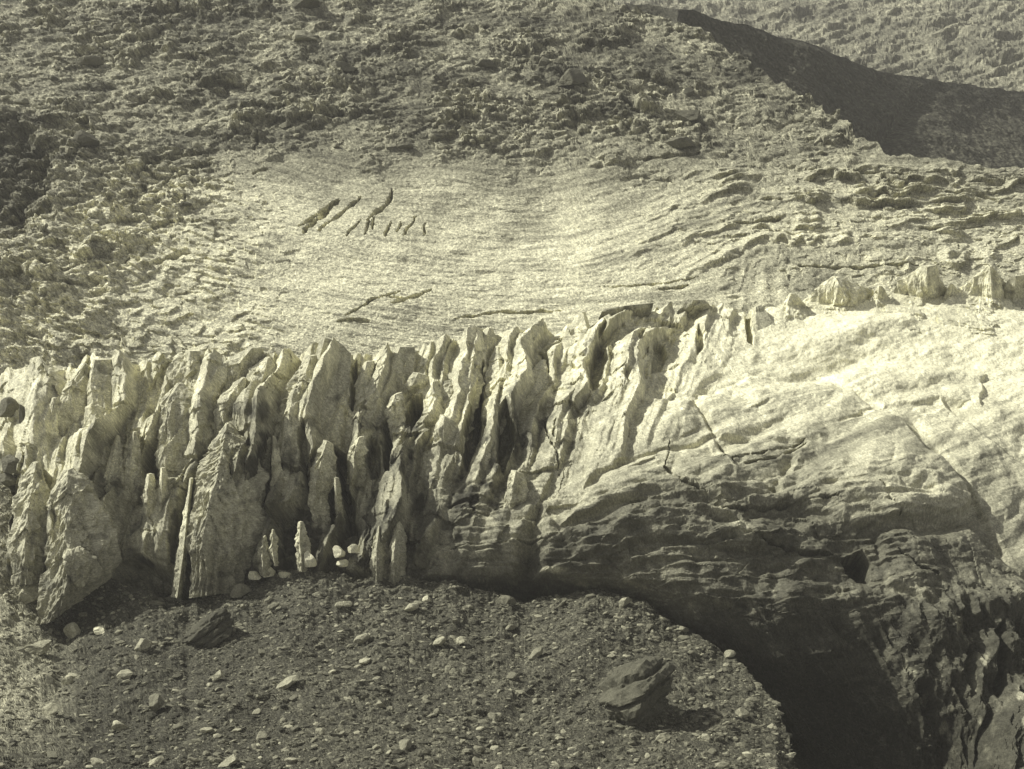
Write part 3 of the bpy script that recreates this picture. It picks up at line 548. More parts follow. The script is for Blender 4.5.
SER = [
 ('Broad grey ice slab with a flat top at the left end of the crest', [(93, 359), (89, 385), (86, 412), (83, 444)], [(117, 359), (119, 378), (117, 405), (110, 432), (105, 446)], [(95, 360), (91, 385), (92, 415), (90, 445)], .35, 2.0, .62, .6),
 ('Ice blade with a long bright edge slanting down left beside the flat-topped slab', [(84, 363), (66, 390), (55, 410), (46, 432)], [(88, 365), (88, 392), (86, 420), (80, 442)], [(85, 364), (68, 391), (58, 412), (59, 434)], .35, 1.4, .64, .7),
 ('Low rounded ice hump at the far left end of the crest', [(38, 371), (29, 392), (27, 416)], [(46, 371), (50, 392), (46, 420)], None, .4, 1.2, .60, .8),
 ('Small ice rib under the left crest end, dark slit at its right', [(52, 398), (47, 420), (44, 442)], [(57, 398), (60, 420), (58, 440)], None, .5, 1.4, .62, .8),
 ('Broad crest serac with a rounded top above the striped slab', [(186, 350), (174, 363), (167, 382), (163, 400)], [(203, 351), (220, 361), (215, 380), (204, 396)], [(190, 351), (194, 368), (184, 379), (178, 398)], .4, 1.6, .60, .8),
 ('Large pointed ice slab striped with fine slanting lines', [(178, 383), (167, 398), (160, 425), (158, 460), (164, 500), (176, 540)], [(182, 383), (195, 397), (204, 430), (207, 450), (199, 482), (193, 516)], [(179, 384), (168, 402), (166, 430), (168, 470), (172, 505), (180, 535)], .40, 3.4, .52, .7),
 ('Tall thin ice pillar with a black cleft along its right side', [(190, 478), (184, 512), (178, 550), (172, 597)], [(193, 478), (189, 520), (186, 560), (182, 599)], [(191, 479), (187, 515), (183, 555), (177, 598)], .6, 3.6, .66, .5),
 ('Small bright ice blade right of the striped slab', [(202, 382), (198, 404), (197, 417), (203, 430)], [(206, 382), (213, 396), (213, 412), (207, 430)], [(203, 383), (205, 405), (205, 418), (205, 430)], .5, 2.4, .70, .4),
 ('Crest serac with a dark rounded cap, left of the diamond facet', [(249, 347), (226, 363), (220, 382), (214, 402)], [(262, 348), (263, 364), (248, 380), (240, 400)], [(252, 348), (238, 366), (232, 384), (226, 402)], .4, 1.4, .52, .9),
 ('Leaning pitted ice wall below the dark-capped crest serac', [(242, 377), (223, 394), (212, 422), (207, 455), (210, 470)], [(246, 378), (241, 398), (236, 424), (229, 446), (222, 468)], [(243, 378), (230, 396), (220, 424), (215, 455), (215, 470)], .4, 3.0, .60, 1.0),
 ('Peaked serac with a bright diamond facet just right of the dark-capped one', [(266, 357), (247, 370), (246, 392), (253, 416)], [(270, 357), (277, 370), (278, 395), (272, 420)], [(268, 358), (262, 380), (264, 400), (263, 418)], .5, 2.0, .66, .6),
 ('Slim bright ice blade below the peaked serac with the diamond facet', [(243, 394), (236, 410), (233, 427), (239, 436)], [(247, 394), (252, 410), (250, 427), (244, 436)], None, .5, 3.4, .70, .4),
 ('Great dark-faced serac with a bright left arris in the middle of the left icefall', [(226, 423), (212, 453), (199, 470), (194, 520), (192, 560), (196, 597)], [(229, 423), (254, 448), (262, 475), (264, 520), (255, 548), (234, 592)], [(227, 424), (222, 455), (216, 482), (206, 520), (204, 560), (205, 595)], .42, 3.4, .46, .9),
 ('Narrow pointed serac tucked behind the right shoulder of the great dark-faced one', [(262, 424), (255, 448), (249, 478)], [(266, 425), (271, 450), (269, 482)], None, .5, 3.2, .62, .7),
 ('Narrow pale ice blade standing over the small cave with white ice rods', [(272, 436), (272, 470), (270, 495), (275, 512)], [(276, 437), (283, 475), (288, 502), (281, 512)], None, .5, 4.0, .66, .5),
 ('Ragged serac leaning against the left side of the big smooth slab', [(308, 355), (290, 384), (276, 418), (278, 455), (286, 505)], [(316, 355), (313, 390), (311, 430), (304, 470), (300, 508)], [(311, 356), (300, 390), (290, 425), (292, 465), (293, 506)], .45, 2.6, .58, 1.3),
 ('Big smooth grey ice slab with a rounded head, the largest in the crest', [(322, 337), (314, 358), (314, 400), (312, 428), (324, 448)], [(338, 341), (350, 354), (349, 390), (350, 420), (342, 450)], [(325, 338), (319, 360), (318, 400), (319, 430), (327, 449)], .2, 2.6, .50, .35),
 ('Low ice wall under the big smooth slab, left of the double black opening', [(324, 440), (312, 470), (310, 505), (318, 548)], [(333, 444), (334, 468), (325, 500), (330, 545)], None, .5, 3.6, .56, 1.2),
 ('Slim ice column between the two black openings', [(334, 478), (335, 500), (338, 532)], [(339, 478), (342, 504), (346, 534)], None, .5, 4.0, .45, .5),
 ('Thin ice fin directly right of the big smooth slab', [(364, 362), (357, 385), (355, 410), (352, 436)], [(374, 361), (371, 388), (364, 418), (358, 436)], None, .4, 1.6, .60, .7),
 ('Long curved ice blade sweeping down left from the crest', [(384, 349), (374, 378), (367, 405), (356, 440)], [(388, 349), (384, 378), (379, 402), (366, 442)], [(386, 350), (380, 378), (374, 404), (361, 441)], .6, 2.4, .68, .7),
 ('Smooth rounded ice plate right of the long curved blade', [(398, 346), (390, 364), (384, 396)], [(414, 347), (413, 374), (399, 400)], [(400, 347), (393, 366), (388, 398)], .3, 2.0, .54, .5),
 ('Ice knob above the round black hole', [(414, 372), (404, 386), (398, 396)], [(428, 376), (430, 392), (424, 400)], None, .4, 2.0, .62, .7),
 ('Sloping ice block left of the round black hole', [(392, 396), (386, 412), (392, 440)], [(402, 392), (404, 412), (402, 440)], None, .5, 2.0, .62, .9),
 ('Pale stub of ice with a dark cleft on each side below the long curved blade', [(357, 438), (350, 452), (347, 484)], [(364, 436), (364, 456), (360, 486)], None, .5, 3.2, .70, 1.0),
 ('Large roof-like serac with a long black cleft along its right side', [(478, 351), (450, 378), (431, 396), (426, 424), (438, 448)], [(482, 352), (481, 382), (472, 420), (462, 452)], [(480, 352), (462, 378), (447, 402), (440, 428), (446, 450)], .4, 2.8, .60, .7),
 ('Blunt ice block at the foot of the roof-like serac', [(440, 414), (435, 432), (440, 470)], [(455, 422), (464, 438), (458, 472)], None, .5, 4.0, .60, .8),
 ('Pointed crest serac behind and right of the roof-like one', [(488, 327), (472, 346), (458, 368)], [(492, 328), (497, 345), (490, 372)], [(489, 328), (484, 346), (478, 370)], .5, 1.8, .66, .7),
 ('Slim serac between the long black cleft and the deep black pocket', [(496, 346), (488, 370), (485, 412), (479, 456)], [(501, 347), (509, 374), (512, 406), (499, 436)], [(498, 347), (499, 372), (499, 410), (490, 446)], .5, 2.8, .68, .8),
 ('Short ice tooth at the left edge of the deep black pocket', [(487, 440), (480, 462), (478, 500)], [(493, 442), (497, 466), (494, 502)], None, .5, 3.2, .62, .8),
 ('Jagged ice shoulder below the deep black pocket', [(512, 470), (505, 492), (503, 530)], [(524, 474), (530, 500), (528, 532)], None, .5, 2.6, .60, 1.0),
 ('Rounded serac right of the deep black pocket', [(541, 360), (521, 384), (513, 416), (519, 446)], [(546, 360), (548, 378), (544, 398), (536, 446)], [(543, 361), (536, 384), (530, 416), (530, 446)], .45, 2.0, .70, .8),
 ('Tall bright serac with the highest sharp tip near the middle', [(580, 311), (562, 340), (552, 365), (547, 400), (552, 440)], [(586, 312), (594, 345), (590, 365), (585, 388), (580, 440)], [(583, 312), (589, 342), (584, 366), (578, 390), (568, 440)], .4, 2.2, .74, .6),
 ('Wide dark-grey ice plate lying along the crest right of the highest tip', [(606, 309), (598, 324)], [(653, 303), (645, 327)], [(624, 306), (612, 328)], .12, 1.5, .36, .5),
 ('Low ice wall between the two upper clefts right of the highest tip', [(613, 328), (606, 350), (606, 390)], [(640, 326), (646, 350), (640, 384)], None, .3, 1.0, .70, .9),
 ('Small grey ice knob on the crest at the head of the ramp', [(688, 300), (678, 314), (674, 322)], [(704, 300), (712, 312), (706, 322)], None, .4, 1.4, .45, .8),
 ('Upright ice plate beside the thin black crack above the ramp', [(754, 307), (751, 328), (753, 346)], [(761, 305), (774, 324), (769, 346)], [(756, 307), (756, 328), (757, 346)], .3, 2.0, .52, .4),
 ('Broad bright serac with a grey right face, first on the right-hand crest', [(834, 276), (806, 302), (799, 322)], [(839, 277), (874, 291), (866, 308), (852, 320)], [(836, 278), (846, 298), (842, 323)], .6, 2.2, .74, .7),
 ('Wedge-shaped serac in the middle of the right-hand crest', [(922, 265), (900, 284), (884, 314)], [(936, 265), (946, 290), (940, 306), (930, 316)], [(927, 267), (926, 288), (918, 312)], .6, 2.2, .68, .7),
 ('Sharp bright pyramid of ice near the right end of the crest', [(988, 265), (966, 286), (940, 310)], [(992, 266), (1005, 286), (1012, 310), (1006, 320)], [(990, 267), (991, 290), (992, 314)], .65, 2.2, .74, .7),
 ('Grey ice block at the right edge behind the bright pyramid', [(1010, 277), (1004, 292), (1000, 316)], [(1030, 274), (1040, 292), (1040, 316)], None, .3, 2.4, .50, .5),
 ('Small ice tooth between the broad grey-faced serac and the wedge on the right-hand crest', [(878, 286), (872, 300), (868, 316)], [(882, 286), (892, 302), (890, 316)], None, .5, 1.6, .70, .9),
 ('Small ice tooth between the wedge and the bright pyramid on the right-hand crest', [(950, 284), (945, 298), (940, 316)], [(953, 284), (962, 298), (962, 316)], None, .5, 1.6, .70, .9),
 ('Low jagged ice hump at the left end of the right-hand crest', [(790, 293), (782, 306), (776, 324)], [(795, 294), (806, 308), (806, 326)], None, .5, 2.6, .74, 1.0),
 ('Huge overhanging ice tongue at the lower left with black shade under it', [(64, 470), (55, 505), (50, 545), (49, 580), (41, 624)], [(72, 468), (97, 500), (113, 532), (118, 562), (106, 582)], [(68, 470), (66, 510), (64, 545), (68, 585), (50, 622)], .3, 6.0, .52, .9),
 ('Rounded ice bulge at the far lower left margin', [(33, 462), (20, 490), (12, 530), (16, 584)], [(39, 462), (50, 495), (52, 540), (42, 582)], [(36, 463), (30, 500), (25, 535), (26, 584)], .35, 4.5, .55, 1.0),
 ('Thick upright ice pillar under the arched recess', [(147, 474), (143, 502), (144, 549)], [(154, 474), (157, 510), (157, 551)], None, .5, 3.0, .60, .8),
 ('Thin upright ice pillar just right of the thick one', [(160, 468), (158, 508), (160, 549)], [(166, 468), (170, 508), (167, 551)], None, .5, 3.4, .60, .7),
 ('Thin ice blade left of the arched recess', [(116, 436), (106, 468), (102, 508)], [(120, 436), (122, 468), (117, 508)], None, .5, 2.6, .64, .6),
 ('Second thin ice blade, touching the arched recess', [(133, 432), (126, 466), (124, 508)], [(137, 432), (141, 466), (138, 508)], None, .5, 2.6, .64, .6),
 ('Stubby ice pillar at the glacier foot left of the flat front wall', [(378, 526), (371, 556), (373, 592)], [(382, 526), (389, 556), (387, 592)], None, .5, 3.0, .50, .9),
 ('Broader ice pillar beside the stubby one at the glacier foot', [(396, 520), (389, 552), (391, 592)], [(400, 520), (407, 552), (403, 592)], None, .5, 2.8, .50, .9),
]
for k, (lab, L, R, M, prot, off, tone_, rough) in enumerate(SER):
    serac('serac', lab[0].lower() + lab[1:], 'serac', L, R, M, prot, off, None, tone_, rough, seed=k + 1)
RODS = [('white slanting ice rod at the left side of the small cave', [(264, 536), (259, 552), (262, 576)], [(266, 536), (270, 556), (268, 576)]),
        ('tallest white ice rod, left of the dark mouth of the small cave', [(272, 530), (270, 550), (274, 566)], [(274, 530), (278, 553), (278, 566)]),
        ('white curved ice rod at the right side of the small cave', [(299, 522), (296, 545), (299, 572)], [(303, 522), (309, 548), (308, 572)])]
for k, (lab, L, R) in enumerate(RODS):
    serac('ice_rod', lab, 'ice rod', L, R, None, .6, 3.6, 1.2, .62, .9, 'white ice rods at the small cave', seed=70 + k)

# ================================================================== MORAINE
MTOP = [(-220, 400), (-60, 450), (0, 482), (50, 530), (100, 572), (150, 592), (190, 601), (240, 588), (300, 573), (350, 578), (420, 582), (470, 591), (520, 602), (560, 595), (590, 590), (620, 598), (680, 625), (710, 643), (742, 667), (775, 705), (790, 740), (800, 790), (830, 850), (900, 905), (1250, 960)]
MFOOT = [(-220, 560), (-60, 585), (0, 596), (20, 606), (40, 618), (62, 630), (100, 612), (150, 593), (300, 574), (1250, 575)]
MYT = [(-220, 222), (-60, 214), (0, 209), (60, 204), (100, 200), (150, 197), (300, 196), (520, 194), (600, 192), (680, 184), (740, 172), (775, 160), (795, 145), (830, 128), (900, 116), (1250, 105)]
mxs = np.arange(-220, 1250, 1.15, dtype=F)
MH, MV = 46, 420
mt = interp(MTOP, mxs) + 7 * fbm(np.stack([mxs / 24, mxs * 0, mxs * 0 + 2], -1), 5, .6)
myt = interp(MYT, mxs)
def mor_Y(px, row, tp, yt):
    s = np.clip((row - tp) / np.maximum(1000 - tp, 1), 0, 1)
    a = np.clip((row - tp) / np.maximum(769 - tp, 60), 0, 1.6)
    y769 = np.minimum(133, yt - 3)
    ft = np.maximum(interp(MFOOT, px), tp); k = np.clip((row - tp) / np.maximum(ft - tp, 1), 0, 1); yf = np.minimum(yt, 197)
    a = np.clip((row - ft) / np.maximum(769 - ft, 60), 0, 1.6)
    yt = np.where(ft > tp + 1, yt + (yf - yt) * k, yt)
    return np.where(a < 1, yt + (y769 - yt) * (a * .82 + .18 * a * a), y769 - (a - 1) * 45)
vv = np.linspace(0, 1, MV)[:, None] ** 1.15
mrow = mt[None] + (960 - mt[None]) * vv
mrow = np.maximum(mrow, mt[None] + np.linspace(0, 5, MV)[:, None]).astype(F)
mpx = np.broadcast_to(mxs[None], mrow.shape).astype(F)
MYY = mor_Y(mpx, mrow, mt[None], myt[None]).astype(F)
kk = np.hanning(33); kk /= kk.sum()
sm = np.apply_along_axis(lambda v: np.convolve(np.pad(v, 16, 'edge'), kk, 'valid'), 1, MYY)
MYY = (sm * sst(260, 160, mpx) + MYY * (1 - sst(260, 160, mpx))).astype(F)
mco = P(mpx, mrow, MYY)
bk = np.linspace(1, 0, MH, endpoint=False)[:, None, None].astype(F)       # the far side falls away under the ice
back = mco[:1] + bk * np.array([0, 26, -14], F) + (bk ** .5) * np.array([0, 0, -1.5], F)
mco = np.concatenate([back, mco]); 
mpx2 = np.concatenate([np.repeat(mpx[:1], MH, 0), mpx]); mrow2 = np.concatenate([np.repeat(mrow[:1], MH, 0), mrow])
n1 = fbm(mco / 9, 4); n2 = fbm(mco / 2.2 + 4, 4)
v1 = voro(mco / 1.5); v2 = voro(mco / .62 + 30)
D = 1.1 * n1 + .35 * n2 + .45 * lump(v1[0], v1[1], v1[2] ** 2) + .2 * lump(v2[0], v2[1], v2[2])
D = D + np.array(0, F)
# gullies running down to the lower left
gl = fbm(np.stack([(mpx2 * .8 + mrow2 * 1.0) / 46, (mpx2 - mrow2) / 260, mpx2 * 0 + 6], -1), 4, .5, True)
D += .8 * gl
D += dome(mpx2, mrow2, 560, 650, 110, 50, .8) + dome(mpx2, mrow2, 130, 730, 60, 30, -1.4)
mco[..., 2] += .8 * D; mco[..., 1] -= .5 * D
MORCO = mco[MH:]
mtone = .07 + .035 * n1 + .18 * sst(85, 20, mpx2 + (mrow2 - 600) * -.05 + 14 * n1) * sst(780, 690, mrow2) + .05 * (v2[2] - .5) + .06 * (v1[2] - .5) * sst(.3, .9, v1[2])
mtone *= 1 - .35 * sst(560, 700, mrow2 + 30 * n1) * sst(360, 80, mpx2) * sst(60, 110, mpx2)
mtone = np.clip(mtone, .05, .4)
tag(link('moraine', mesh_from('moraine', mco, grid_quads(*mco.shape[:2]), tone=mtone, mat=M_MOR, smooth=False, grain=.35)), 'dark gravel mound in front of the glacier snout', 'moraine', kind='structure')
def mor_point(px, row):
    i = int(np.argmin(np.abs(mxs - px))); j = int(np.argmin(np.abs(mrow[:, i] - row)))
    return MORCO[j, i]
# --- loose gravel: nobody could count it
ICO = None
def ico(sub):
    bm = bmesh.new(); bmesh.ops.create_icosphere(bm, subdivisions=sub, radius=1); bm.verts.ensure_lookup_table()
    v = np.array([q.co[:] for q in bm.verts], F); f = np.array([[q.index for q in t.verts] for t in bm.faces], np.int32); bm.free(); return v, f
iv, itf = ico(1)
def randrot(n, r):
    q = r.normal(size=(n, 4)); q /= np.linalg.norm(q, axis=1, keepdims=True); w, x, y, z = q.T
    return np.stack([1 - 2 * (y * y + z * z), 2 * (x * y - z * w), 2 * (x * z + y * w), 2 * (x * y + z * w), 1 - 2 * (x * x + z * z), 2 * (y * z - x * w), 2 * (x * z - y * w), 2 * (y * z + x * w), 1 - 2 * (x * x + y * y)], -1).reshape(n, 3, 3)
NG = 60000
jj = rng.integers(0, MV, NG); ii = rng.integers(0, len(mxs), NG)
ok = (mxs[ii] > -120) & (mxs[ii] < 830) & (mrow[jj, ii] < 800) & (MORCO[jj, ii, 1] > 100)
jj, ii = jj[ok], ii[ok]; NG = len(jj)
pos = MORCO[jj, ii] + rng.normal(0, .05, (NG, 3))
sz = (.10 + .50 * rng.random(NG) ** 5)[:, None] * np.array([1.25, 1.0, .62]) * (.75 + .5 * rng.random((NG, 3)))
rot = randrot(NG, rng)
shape = iv[None] * (.72 + .5 * rng.random((NG, len(iv), 1)))
tilt = np.eye(3)[None] * .72 + rot * .28
gv = np.einsum('nij,nkj->nki', tilt, shape * sz[:, None, :]) + pos[:, None, :] + np.array([0, 0, .02])
gtri = (itf[None] + (np.arange(NG) * len(iv))[:, None, None]).reshape(-1, 3)
gtone = np.repeat(np.clip(.115 + .075 * rng.normal(size=NG) + .17 * (rng.random(NG) > .93), .05, .5) + .07 * sst(60, 20, mxs[ii]) * (mrow[jj, ii] < 720), len(iv))
tag(link('gravel', mesh_from('gravel', gv, None, gtri, gtone, M_STONE, smooth=False)), 'loose small gravel strewn over the moraine', 'gravel', kind='stuff')

# ================================================================== BOULDERS
bv, bf = ico(5)
def rock_shape(seed, ax=(1, 1, 1), planes=11, rough=1.0, bed=0.0, beddir=(0, .2, 1)):
    r = np.random.default_rng(seed)
    nrm = r.normal(size=(planes, 3)); nrm /= np.linalg.norm(nrm, axis=1, keepdims=True)
    dd = .55 + .4 * r.random(planes)
    dots = bv @ nrm.T.astype(F)
    rad = np.where(dots > .05, dd / np.maximum(dots, .05), 9).min(1); rad = np.minimum(rad, 1.15)
    v = bv * rad[:, None]
    v = v + bv * (rough * (.10 * fbm(v * 2.1 + seed, 4) + .03 * fbm(v * 9 + seed, 3)))[:, None]
    if bed:
        b = np.array(beddir, F); b /= np.linalg.norm(b); h = v @ b * 2.6 + .5 * fbm(v * 1.3 + seed, 4); s = h - np.floor(h)
        v = v * (1 - bed * (1 - sst(0, .25, s) * sst(1, .8, s)) * (.6 + .8 * _h(np.floor(h).astype(np.int64), h.astype(np.int64) * 0, h.astype(np.int64) * 0, 3)))[:, None]
    v = v * np.array(ax, F)
    v[:, 2] = np.maximum(v[:, 2], -.55 * ax[2])
    return v.astype(F)
def boulder(name, label, cat, px, row, wpx, hpx_, tone, seed, ang=0.0, bed=0.0, group=None, where=None, depth=.8, rough=1.0, tiltx=0.0, sink=.25, planes=11):
    """px,row: middle of the visible rock; ang tilts it in the picture plane (radians, + = right end up)"""
    p = where if where is not None else mor_point(px, row + hpx_ * .32)
    s = p[1] / FPX
    ax = (wpx * .5 * s, wpx * .5 * s * depth, hpx_ * .5 * s)
    v = rock_shape(seed, ax, planes, bed=bed, rough=rough)
    R = Matrix.Rotation(-ang, 3, 'Y') @ Matrix.Rotation(tiltx, 3, 'X'); v = v @ np.array(R, F).T
    tn = tone * (1 + .28 * fbm(v / (.35 * max(ax)) + seed, 4))
    z0 = v[:, 2].min(); v = v - np.array([0, 0, z0 + sink * ax[2]], F)
    o = link(name, mesh_from(name, v, None, bf, np.clip(tn, .05, .6), M_STONE, smooth=False), Vector([float(q) for q in p]))
    return tag(o, label, cat, group)
boulder('boulder', 'largest boulder on the moraine, dark layered rock with a pale sloping top', 'boulder', 634, 688, 116, 88, .085, 58, .45, .15, depth=.95, sink=.3, planes=36, rough=1.7)
boulder('boulder', 'long dark split boulder with a deep groove, below the thin ice pillar', 'boulder', 216, 628, 66, 42, .065, 48, .55, .12, depth=.9, sink=.4, planes=20, rough=1.4)
boulder('boulder', 'pale rounded boulder below the overhanging ice tongue', 'boulder', 76, 632, 21, 19, .42, 12)
boulder('boulder', 'dark boulder leaning on the foot of the great dark-faced serac', 'boulder', 240, 590, 26, 17, .17, 15, .3)
boulder('boulder', 'small dark boulder at the right foot of the thin ice pillar', 'boulder', 207, 592, 14, 11, .18, 16)
boulder('boulder', 'large squat boulder at the left bank with a dark hollow side', 'boulder', 40, 649, 30, 17, .30, 18, .25, .05)
boulder('boulder', 'pale broken boulder lying at the left foot of the overhanging tongue', 'boulder', 34, 598, 26, 20, .36, 19, .4, .05)
boulder('boulder', 'pale boulder a little right of the long split one, with stones trailing to it', 'boulder', 145, 648, 20, 13, .30, 21, .35)
boulder('boulder', 'isolated pale round stone in the middle of the left gravel', 'boulder', 69, 680, 13, 14, .38, 23)
boulder('boulder', 'pale stone with a dark right side below the long split boulder', 'boulder', 125, 675, 18, 12, .30, 24, .2)
boulder('boulder', 'dark upright slab casting a black shade on the lower left gravel', 'boulder', 156, 702, 22, 22, .15, 25, .75)
boulder('boulder', 'pale oval boulder near the lower left corner', 'boulder', 53, 714, 18, 14, .30, 26, .35)
boulder('boulder', 'pale wedge-shaped boulder in the dark lower left hollow', 'boulder', 117, 716, 19, 12, .34, 27, .1)
boulder('boulder', 'small bright stone on the gravel right below the long split boulder', 'boulder', 218, 679, 14, 10, .36, 28, .5)
boulder('boulder', 'flat slab tilted up to the right in the centre of the gravel', 'boulder', 362, 641, 17, 11, .26, 29, .7)
boulder('boulder', 'long flat tilted slab on the gravel left of centre', 'boulder', 289, 685, 26, 11, .26, 30, .5)
boulder('boulder', 'bright white rounded stone below the middle of the glacier foot', 'boulder', 411, 609, 14, 11, .45, 31, .5)
boulder('boulder', 'bright white stone beside a larger white one below the glacier foot', 'boulder', 428, 602, 9, 7, .45, 32)
boulder('boulder', 'whitest small stone on the gravel under the double black opening', 'boulder', 347, 603, 9, 8, .48, 33)
boulder('boulder', 'flat pale stone at the lower edge left of centre', 'boulder', 155, 760, 18, 9, .30, 34, .5)
boulder('boulder', 'flat grey stone at the bottom edge of the gravel', 'boulder', 231, 763, 26, 10, .27, 35, .3)
boulder('boulder', 'pale boulder on the mound edge where it drops to the ice cave', 'boulder', 729, 652, 13, 8, .27, 36, .3)
boulder('boulder', 'grey boulder on the gravel slope right of the largest boulder', 'boulder', 743, 716, 14, 12, .24, 37, -.3)
boulder('boulder', 'tilted slab on top of the mound next to the ice edge', 'boulder', 625, 609, 15, 9, .27, 38, .6)
boulder('boulder', 'dark round boulder in the shade at the glacier foot by the flat front wall', 'boulder', 506, 602, 18, 13, .15, 39)
boulder('boulder', 'pale elongated slab pointing up right near the middle of the mound', 'boulder', 440, 646, 18, 9, .32, 40, .6)
boulder('boulder', 'bright flat stone right of the elongated slab near the mound middle', 'boulder', 461, 643, 14, 8, .36, 41, .35)
boulder('boulder', 'grey slab on the gravel left of the largest boulder', 'boulder', 537, 660, 18, 9, .24, 42, .55)
boulder('boulder', 'pale stone under the right foot of the largest boulder', 'boulder', 703, 740, 12, 10, .30, 43)
boulder('boulder', 'flattened stone lying below the largest boulder', 'boulder', 663, 738, 18, 8, .24, 44, .4)
# dark rocks stuck between the left bank and the ice
for (x, y, w, h, tn, sd, lab) in [(8, 406, 20, 24, .14, 51, 'upright dark rock at the left edge beside the icefall, highest of its heap'), (23, 411, 11, 28, .12, 52, 'narrow black rock pressed against the ice at the left edge'),
        (14, 462, 26, 22, .12, 53, 'black round rock in the heap at the left edge'), (3, 452, 16, 14, .28, 54, 'pale rock on top of the heap at the left edge'),
        (8, 478, 30, 15, .12, 55, 'broad dark rock at the base of the heap at the left edge'), (2, 500, 22, 10, .26, 56, 'flat pale slab below the heap at the left edge')]:
    p = P(x, y + h * .45, float(glacier_Y(x, y)) - 4.0)
    boulder('boulder', lab, 'boulder', x, y, w, h, tn, sd, where=p, sink=0)
# fallen ice
for (x, y, w, h, sd, lab) in [(268, 569, 14, 15, 61, 'upright white ice lump fallen before the small cave'), (285, 574, 15, 9, 62, 'flat white ice lump fallen right of the upright one'), (255, 573, 12, 12, 63, 'grey-white ice lump left of the upright one'),
        (338, 550, 13, 14, 64, 'white ice lump under the double black opening'), (352, 546, 14, 12, 65, 'second white ice lump under the double black opening, against the pillar'), (343, 562, 12, 9, 66, 'lowest white ice lump under the double black opening'),
        (105, 628, 26, 8, 67, 'flat broken piece of white ice beside the pale rounded boulder'), (310, 556, 13, 20, 68, 'white ice lump at the right side of the small cave')]:
    p = mor_point(x, max(y + h * .4, float(interp(MTOP, x)) + 2)); p = P(x, y + h * .5, min(p[1], 195.5))
    o = boulder('ice_block', lab, 'ice block', x, y, w, h, .62, sd, where=p, sink=0, group='fallen white ice blocks at the glacier foot')
    o.data.materials[0] = M_ICE
# --- many smaller stones on the moraine (copies of six shapes)
protos = []
for k in range(6):
    v = rock_shape(200 + k, (1, .8, .55))[:, :]
    w_ = v * 1.0
    bb, bf3 = ico(3)
    keep = len(bb)
    protos.append(None)
bv_full, bf_full = bv, bf
bv, bf = ico(3)
SP_ = []
for k in range(6):
    v = rock_shape(200 + k, (1, .85, .58)); v[:, 2] -= v[:, 2].min() * .7
    SP_.append(mesh_from('stone', v, None, bf, np.full(len(v), (.20, .17, .26, .15, .31, .19)[k]), M_STONE, smooth=False))
used = []
n = 0
while n < 280:
    x = rng.uniform(2, 792); y = rng.uniform(595, 764)
    if y < float(interp(MTOP, x)) + 5 or abs(x - 634) < 52 and abs(y - 690) < 46 or abs(x - 214) < 36 and abs(y - 630) < 26: continue
    if any(abs(x - a) < 8 and abs(y - b) < 6 for a, b in used): continue
    used.append((x, y)); n += 1
    p = mor_point(x, y); s = .28 + .55 * rng.random() ** 2.6
    o = bpy.data.objects.new('stone', SP_[n % 6]); COL.objects.link(o)
    o.location = [float(q) for q in p]; o.scale = (s * rng.uniform(.8, 1.35), s, s * rng.uniform(.8, 1.2))
    o.rotation_euler = (rng.uniform(-.25, .25), rng.uniform(-.7, .1), rng.uniform(0, 6.28))
    tag(o, 'small angular stone lying loose in the dark moraine gravel', 'stone', 'small stones scattered over the moraine')
# --- boulders of the hillside
def hill_point(px, row):
    i = int(np.argmin(np.abs(hx - px))); j = int(np.argmin(np.abs(hrow[:, i] - row))); return hco[j, i]
bv, bf = bv_full, bf_full
for (x, y, w, h, tn, sd, lab) in [(343, 64, 28, 14, .12, 81, 'dark angular boulder below the pale track on the upper slope'), (485, 61, 22, 14, .10, 82, 'dark square block high on the middle of the slope'), (300, 36, 28, 14, .26, 83, 'large pale boulder high on the slope left of the track'),
        (690, 92, 10, 11, .09, 84, 'small round dark boulder near the shaded spur'), (545, 62, 20, 14, .14, 85, 'dark boulder right of the square block on the slope'), (573, 80, 34, 20, .10, 86, 'broad dark outcrop block in the middle of the upper slope'),
        (305, 4, 38, 14, .11, 87, 'wide dark block at the top edge of the slope'), (186, 206, 11, 7, .09, 88, 'lone dark rock on the smooth slab at the left'), (86, 60, 30, 16, .14, 89, 'dark boulder high on the left flank'), (690, 114, 34, 16, .12, 90, 'dark broken block under the shaded spur'), (92, 142, 24, 20, .10, 91, 'dark block beside the shadowed crag at the left'), (680, 143, 36, 16, .12, 92, 'low dark block at the lower edge of the rubble')]:
    p = hill_point(x, y + h * .3)
    boulder('boulder', lab, 'boulder', x, y, w, h, tn, sd, where=p, sink=.35)
bv, bf = ico(3)
HP = []
for k in range(6):
    v = rock_shape(300 + k, (1, .85, .75)); v[:, 2] -= v[:, 2].min() * .6
    HP.append(mesh_from('hill_boulder', v, None, bf, np.full(len(v), (.20, .14, .24, .11, .28, .17)[k]), M_STONE, smooth=False))
n = 0; used = []
while n < 150:
    x = rng.uniform(2, 860); y = rng.uniform(6, 155) if rng.random() < .8 else rng.uniform(150, 320)
    if y > 150 and x > 120: continue
    if y < float(interp(SKY_HILL, x)) + 6 or any(abs(x - a) < 9 and abs(y - b) < 6 for a, b in used): continue
    used.append((x, y)); n += 1
    p = hill_point(x, y); s = (.55 + 1.0 * rng.random() ** 2.5)
    o = bpy.data.objects.new('hill_boulder', HP[n % 6]); COL.objects.link(o)
    o.location = [float(q) for q in p]; o.scale = (s * rng.uniform(.9, 1.4), s, s * rng.uniform(.8, 1.2)); o.rotation_euler = (rng.uniform(-.2, .3), rng.uniform(-.3, .3), rng.uniform(0, 6.28))
    tag(o, 'grey boulder among the rubble of the mountain slope', 'boulder', 'boulders littering the mountain slope')

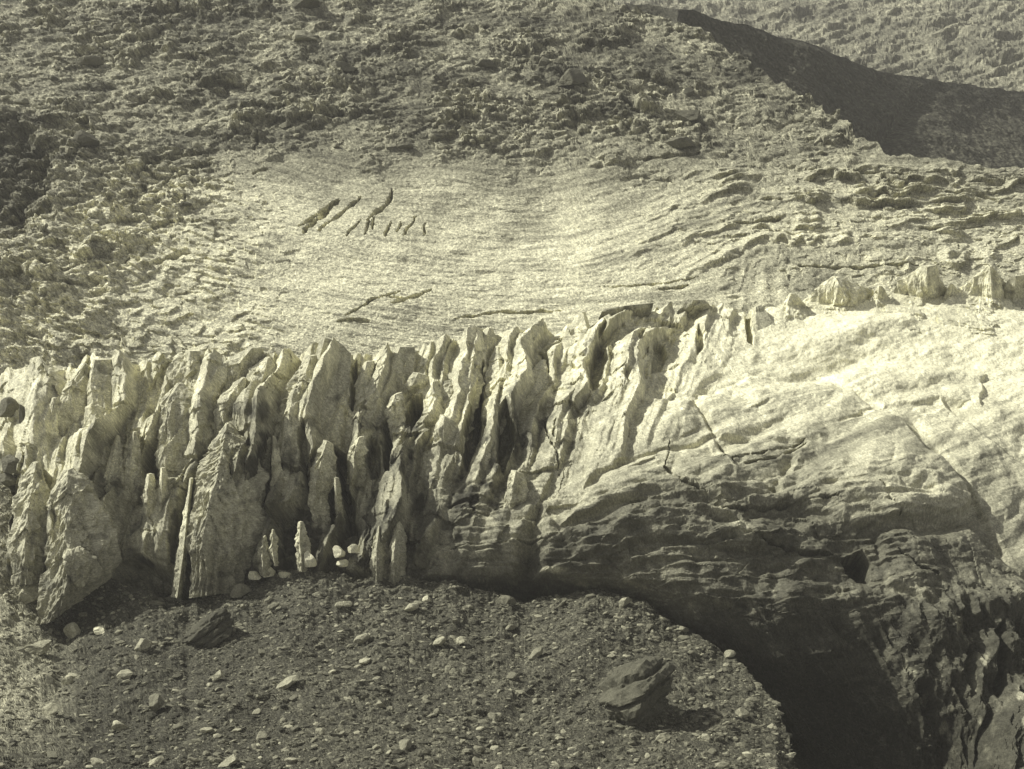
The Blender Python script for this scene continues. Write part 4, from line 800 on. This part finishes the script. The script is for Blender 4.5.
# ================================================================== LIGHT, SKY, CAMERA
SUN_EL, SUN_AZ = math.radians(44), math.radians(-77)          # azimuth clockwise from +Y (away from the camera)
d = Vector((math.sin(SUN_AZ) * math.cos(SUN_EL), math.cos(SUN_AZ) * math.cos(SUN_EL), math.sin(SUN_EL)))
sl_ = bpy.data.lights.new('sun', 'SUN'); sl_.energy = 5.0; sl_.angle = math.radians(.53); sl_.color = (1, .985, .93)
so = bpy.data.objects.new('sun', sl_); COL.objects.link(so); so.rotation_euler = d.to_track_quat('Z', 'Y').to_euler()
W = bpy.data.worlds.new('World'); S.world = W; W.use_nodes = True
nt = W.node_tree; N = nt.nodes; Lk = nt.links
sky = N.new('ShaderNodeTexSky'); sky.sky_type = 'NISHITA'; sky.sun_disc = False; sky.sun_elevation = SUN_EL; sky.sun_rotation = SUN_AZ
bw = N.new('ShaderNodeRGBToBW'); Lk.new(sky.outputs[0], bw.inputs[0])
vm = N.new('ShaderNodeVectorMath'); vm.operation = 'SCALE'; vm.inputs[0].default_value = (1, .99, 1.04); Lk.new(bw.outputs[0], vm.inputs['Scale'])
bg = N['Background']; Lk.new(vm.outputs[0], bg.inputs['Color']); bg.inputs['Strength'].default_value = .125
hz = bmesh.new(); bmesh.ops.create_cube(hz, size=1)  # thin air volume added to lift the darkest tones
for v in hz.verts: v.co = Vector((v.co.x * 1700, v.co.y * 1260 + 590, (v.co.z + .5) * 420 - 110))
hm = bpy.data.meshes.new('haze'); hz.to_mesh(hm); hz.free()
mh = bpy.data.materials.new('shadow_lift_haze'); mh.use_nodes = True
mh.node_tree.nodes.remove(mh.node_tree.nodes['Principled BSDF'])
pv = mh.node_tree.nodes.new('ShaderNodeVolumePrincipled'); pv.inputs['Color'].default_value = (.92, .9, .8, 1); pv.inputs['Density'].default_value = .00019
mh.node_tree.links.new(pv.outputs[0], mh.node_tree.nodes['Material Output'].inputs['Volume']); hm.materials.append(mh)
tag(link('haze', hm), 'thin pale haze added to lift the shadows', 'haze', kind='stuff')
cam = bpy.data.cameras.new('camera'); co_ = bpy.data.objects.new('camera', cam); COL.objects.link(co_)
cam.sensor_fit = 'HORIZONTAL'; cam.sensor_width = 36; cam.lens = 36 * FPX / 1024
cam.clip_start = 1; cam.clip_end = 5000
co_.rotation_euler = (math.pi / 2 - PITCH, 0, 0)
S.camera = co_
S.view_settings.view_transform = 'Standard'; S.view_settings.look = 'None'; S.view_settings.exposure = .33; S.view_settings.gamma = 1
S.render.film_transparent = False
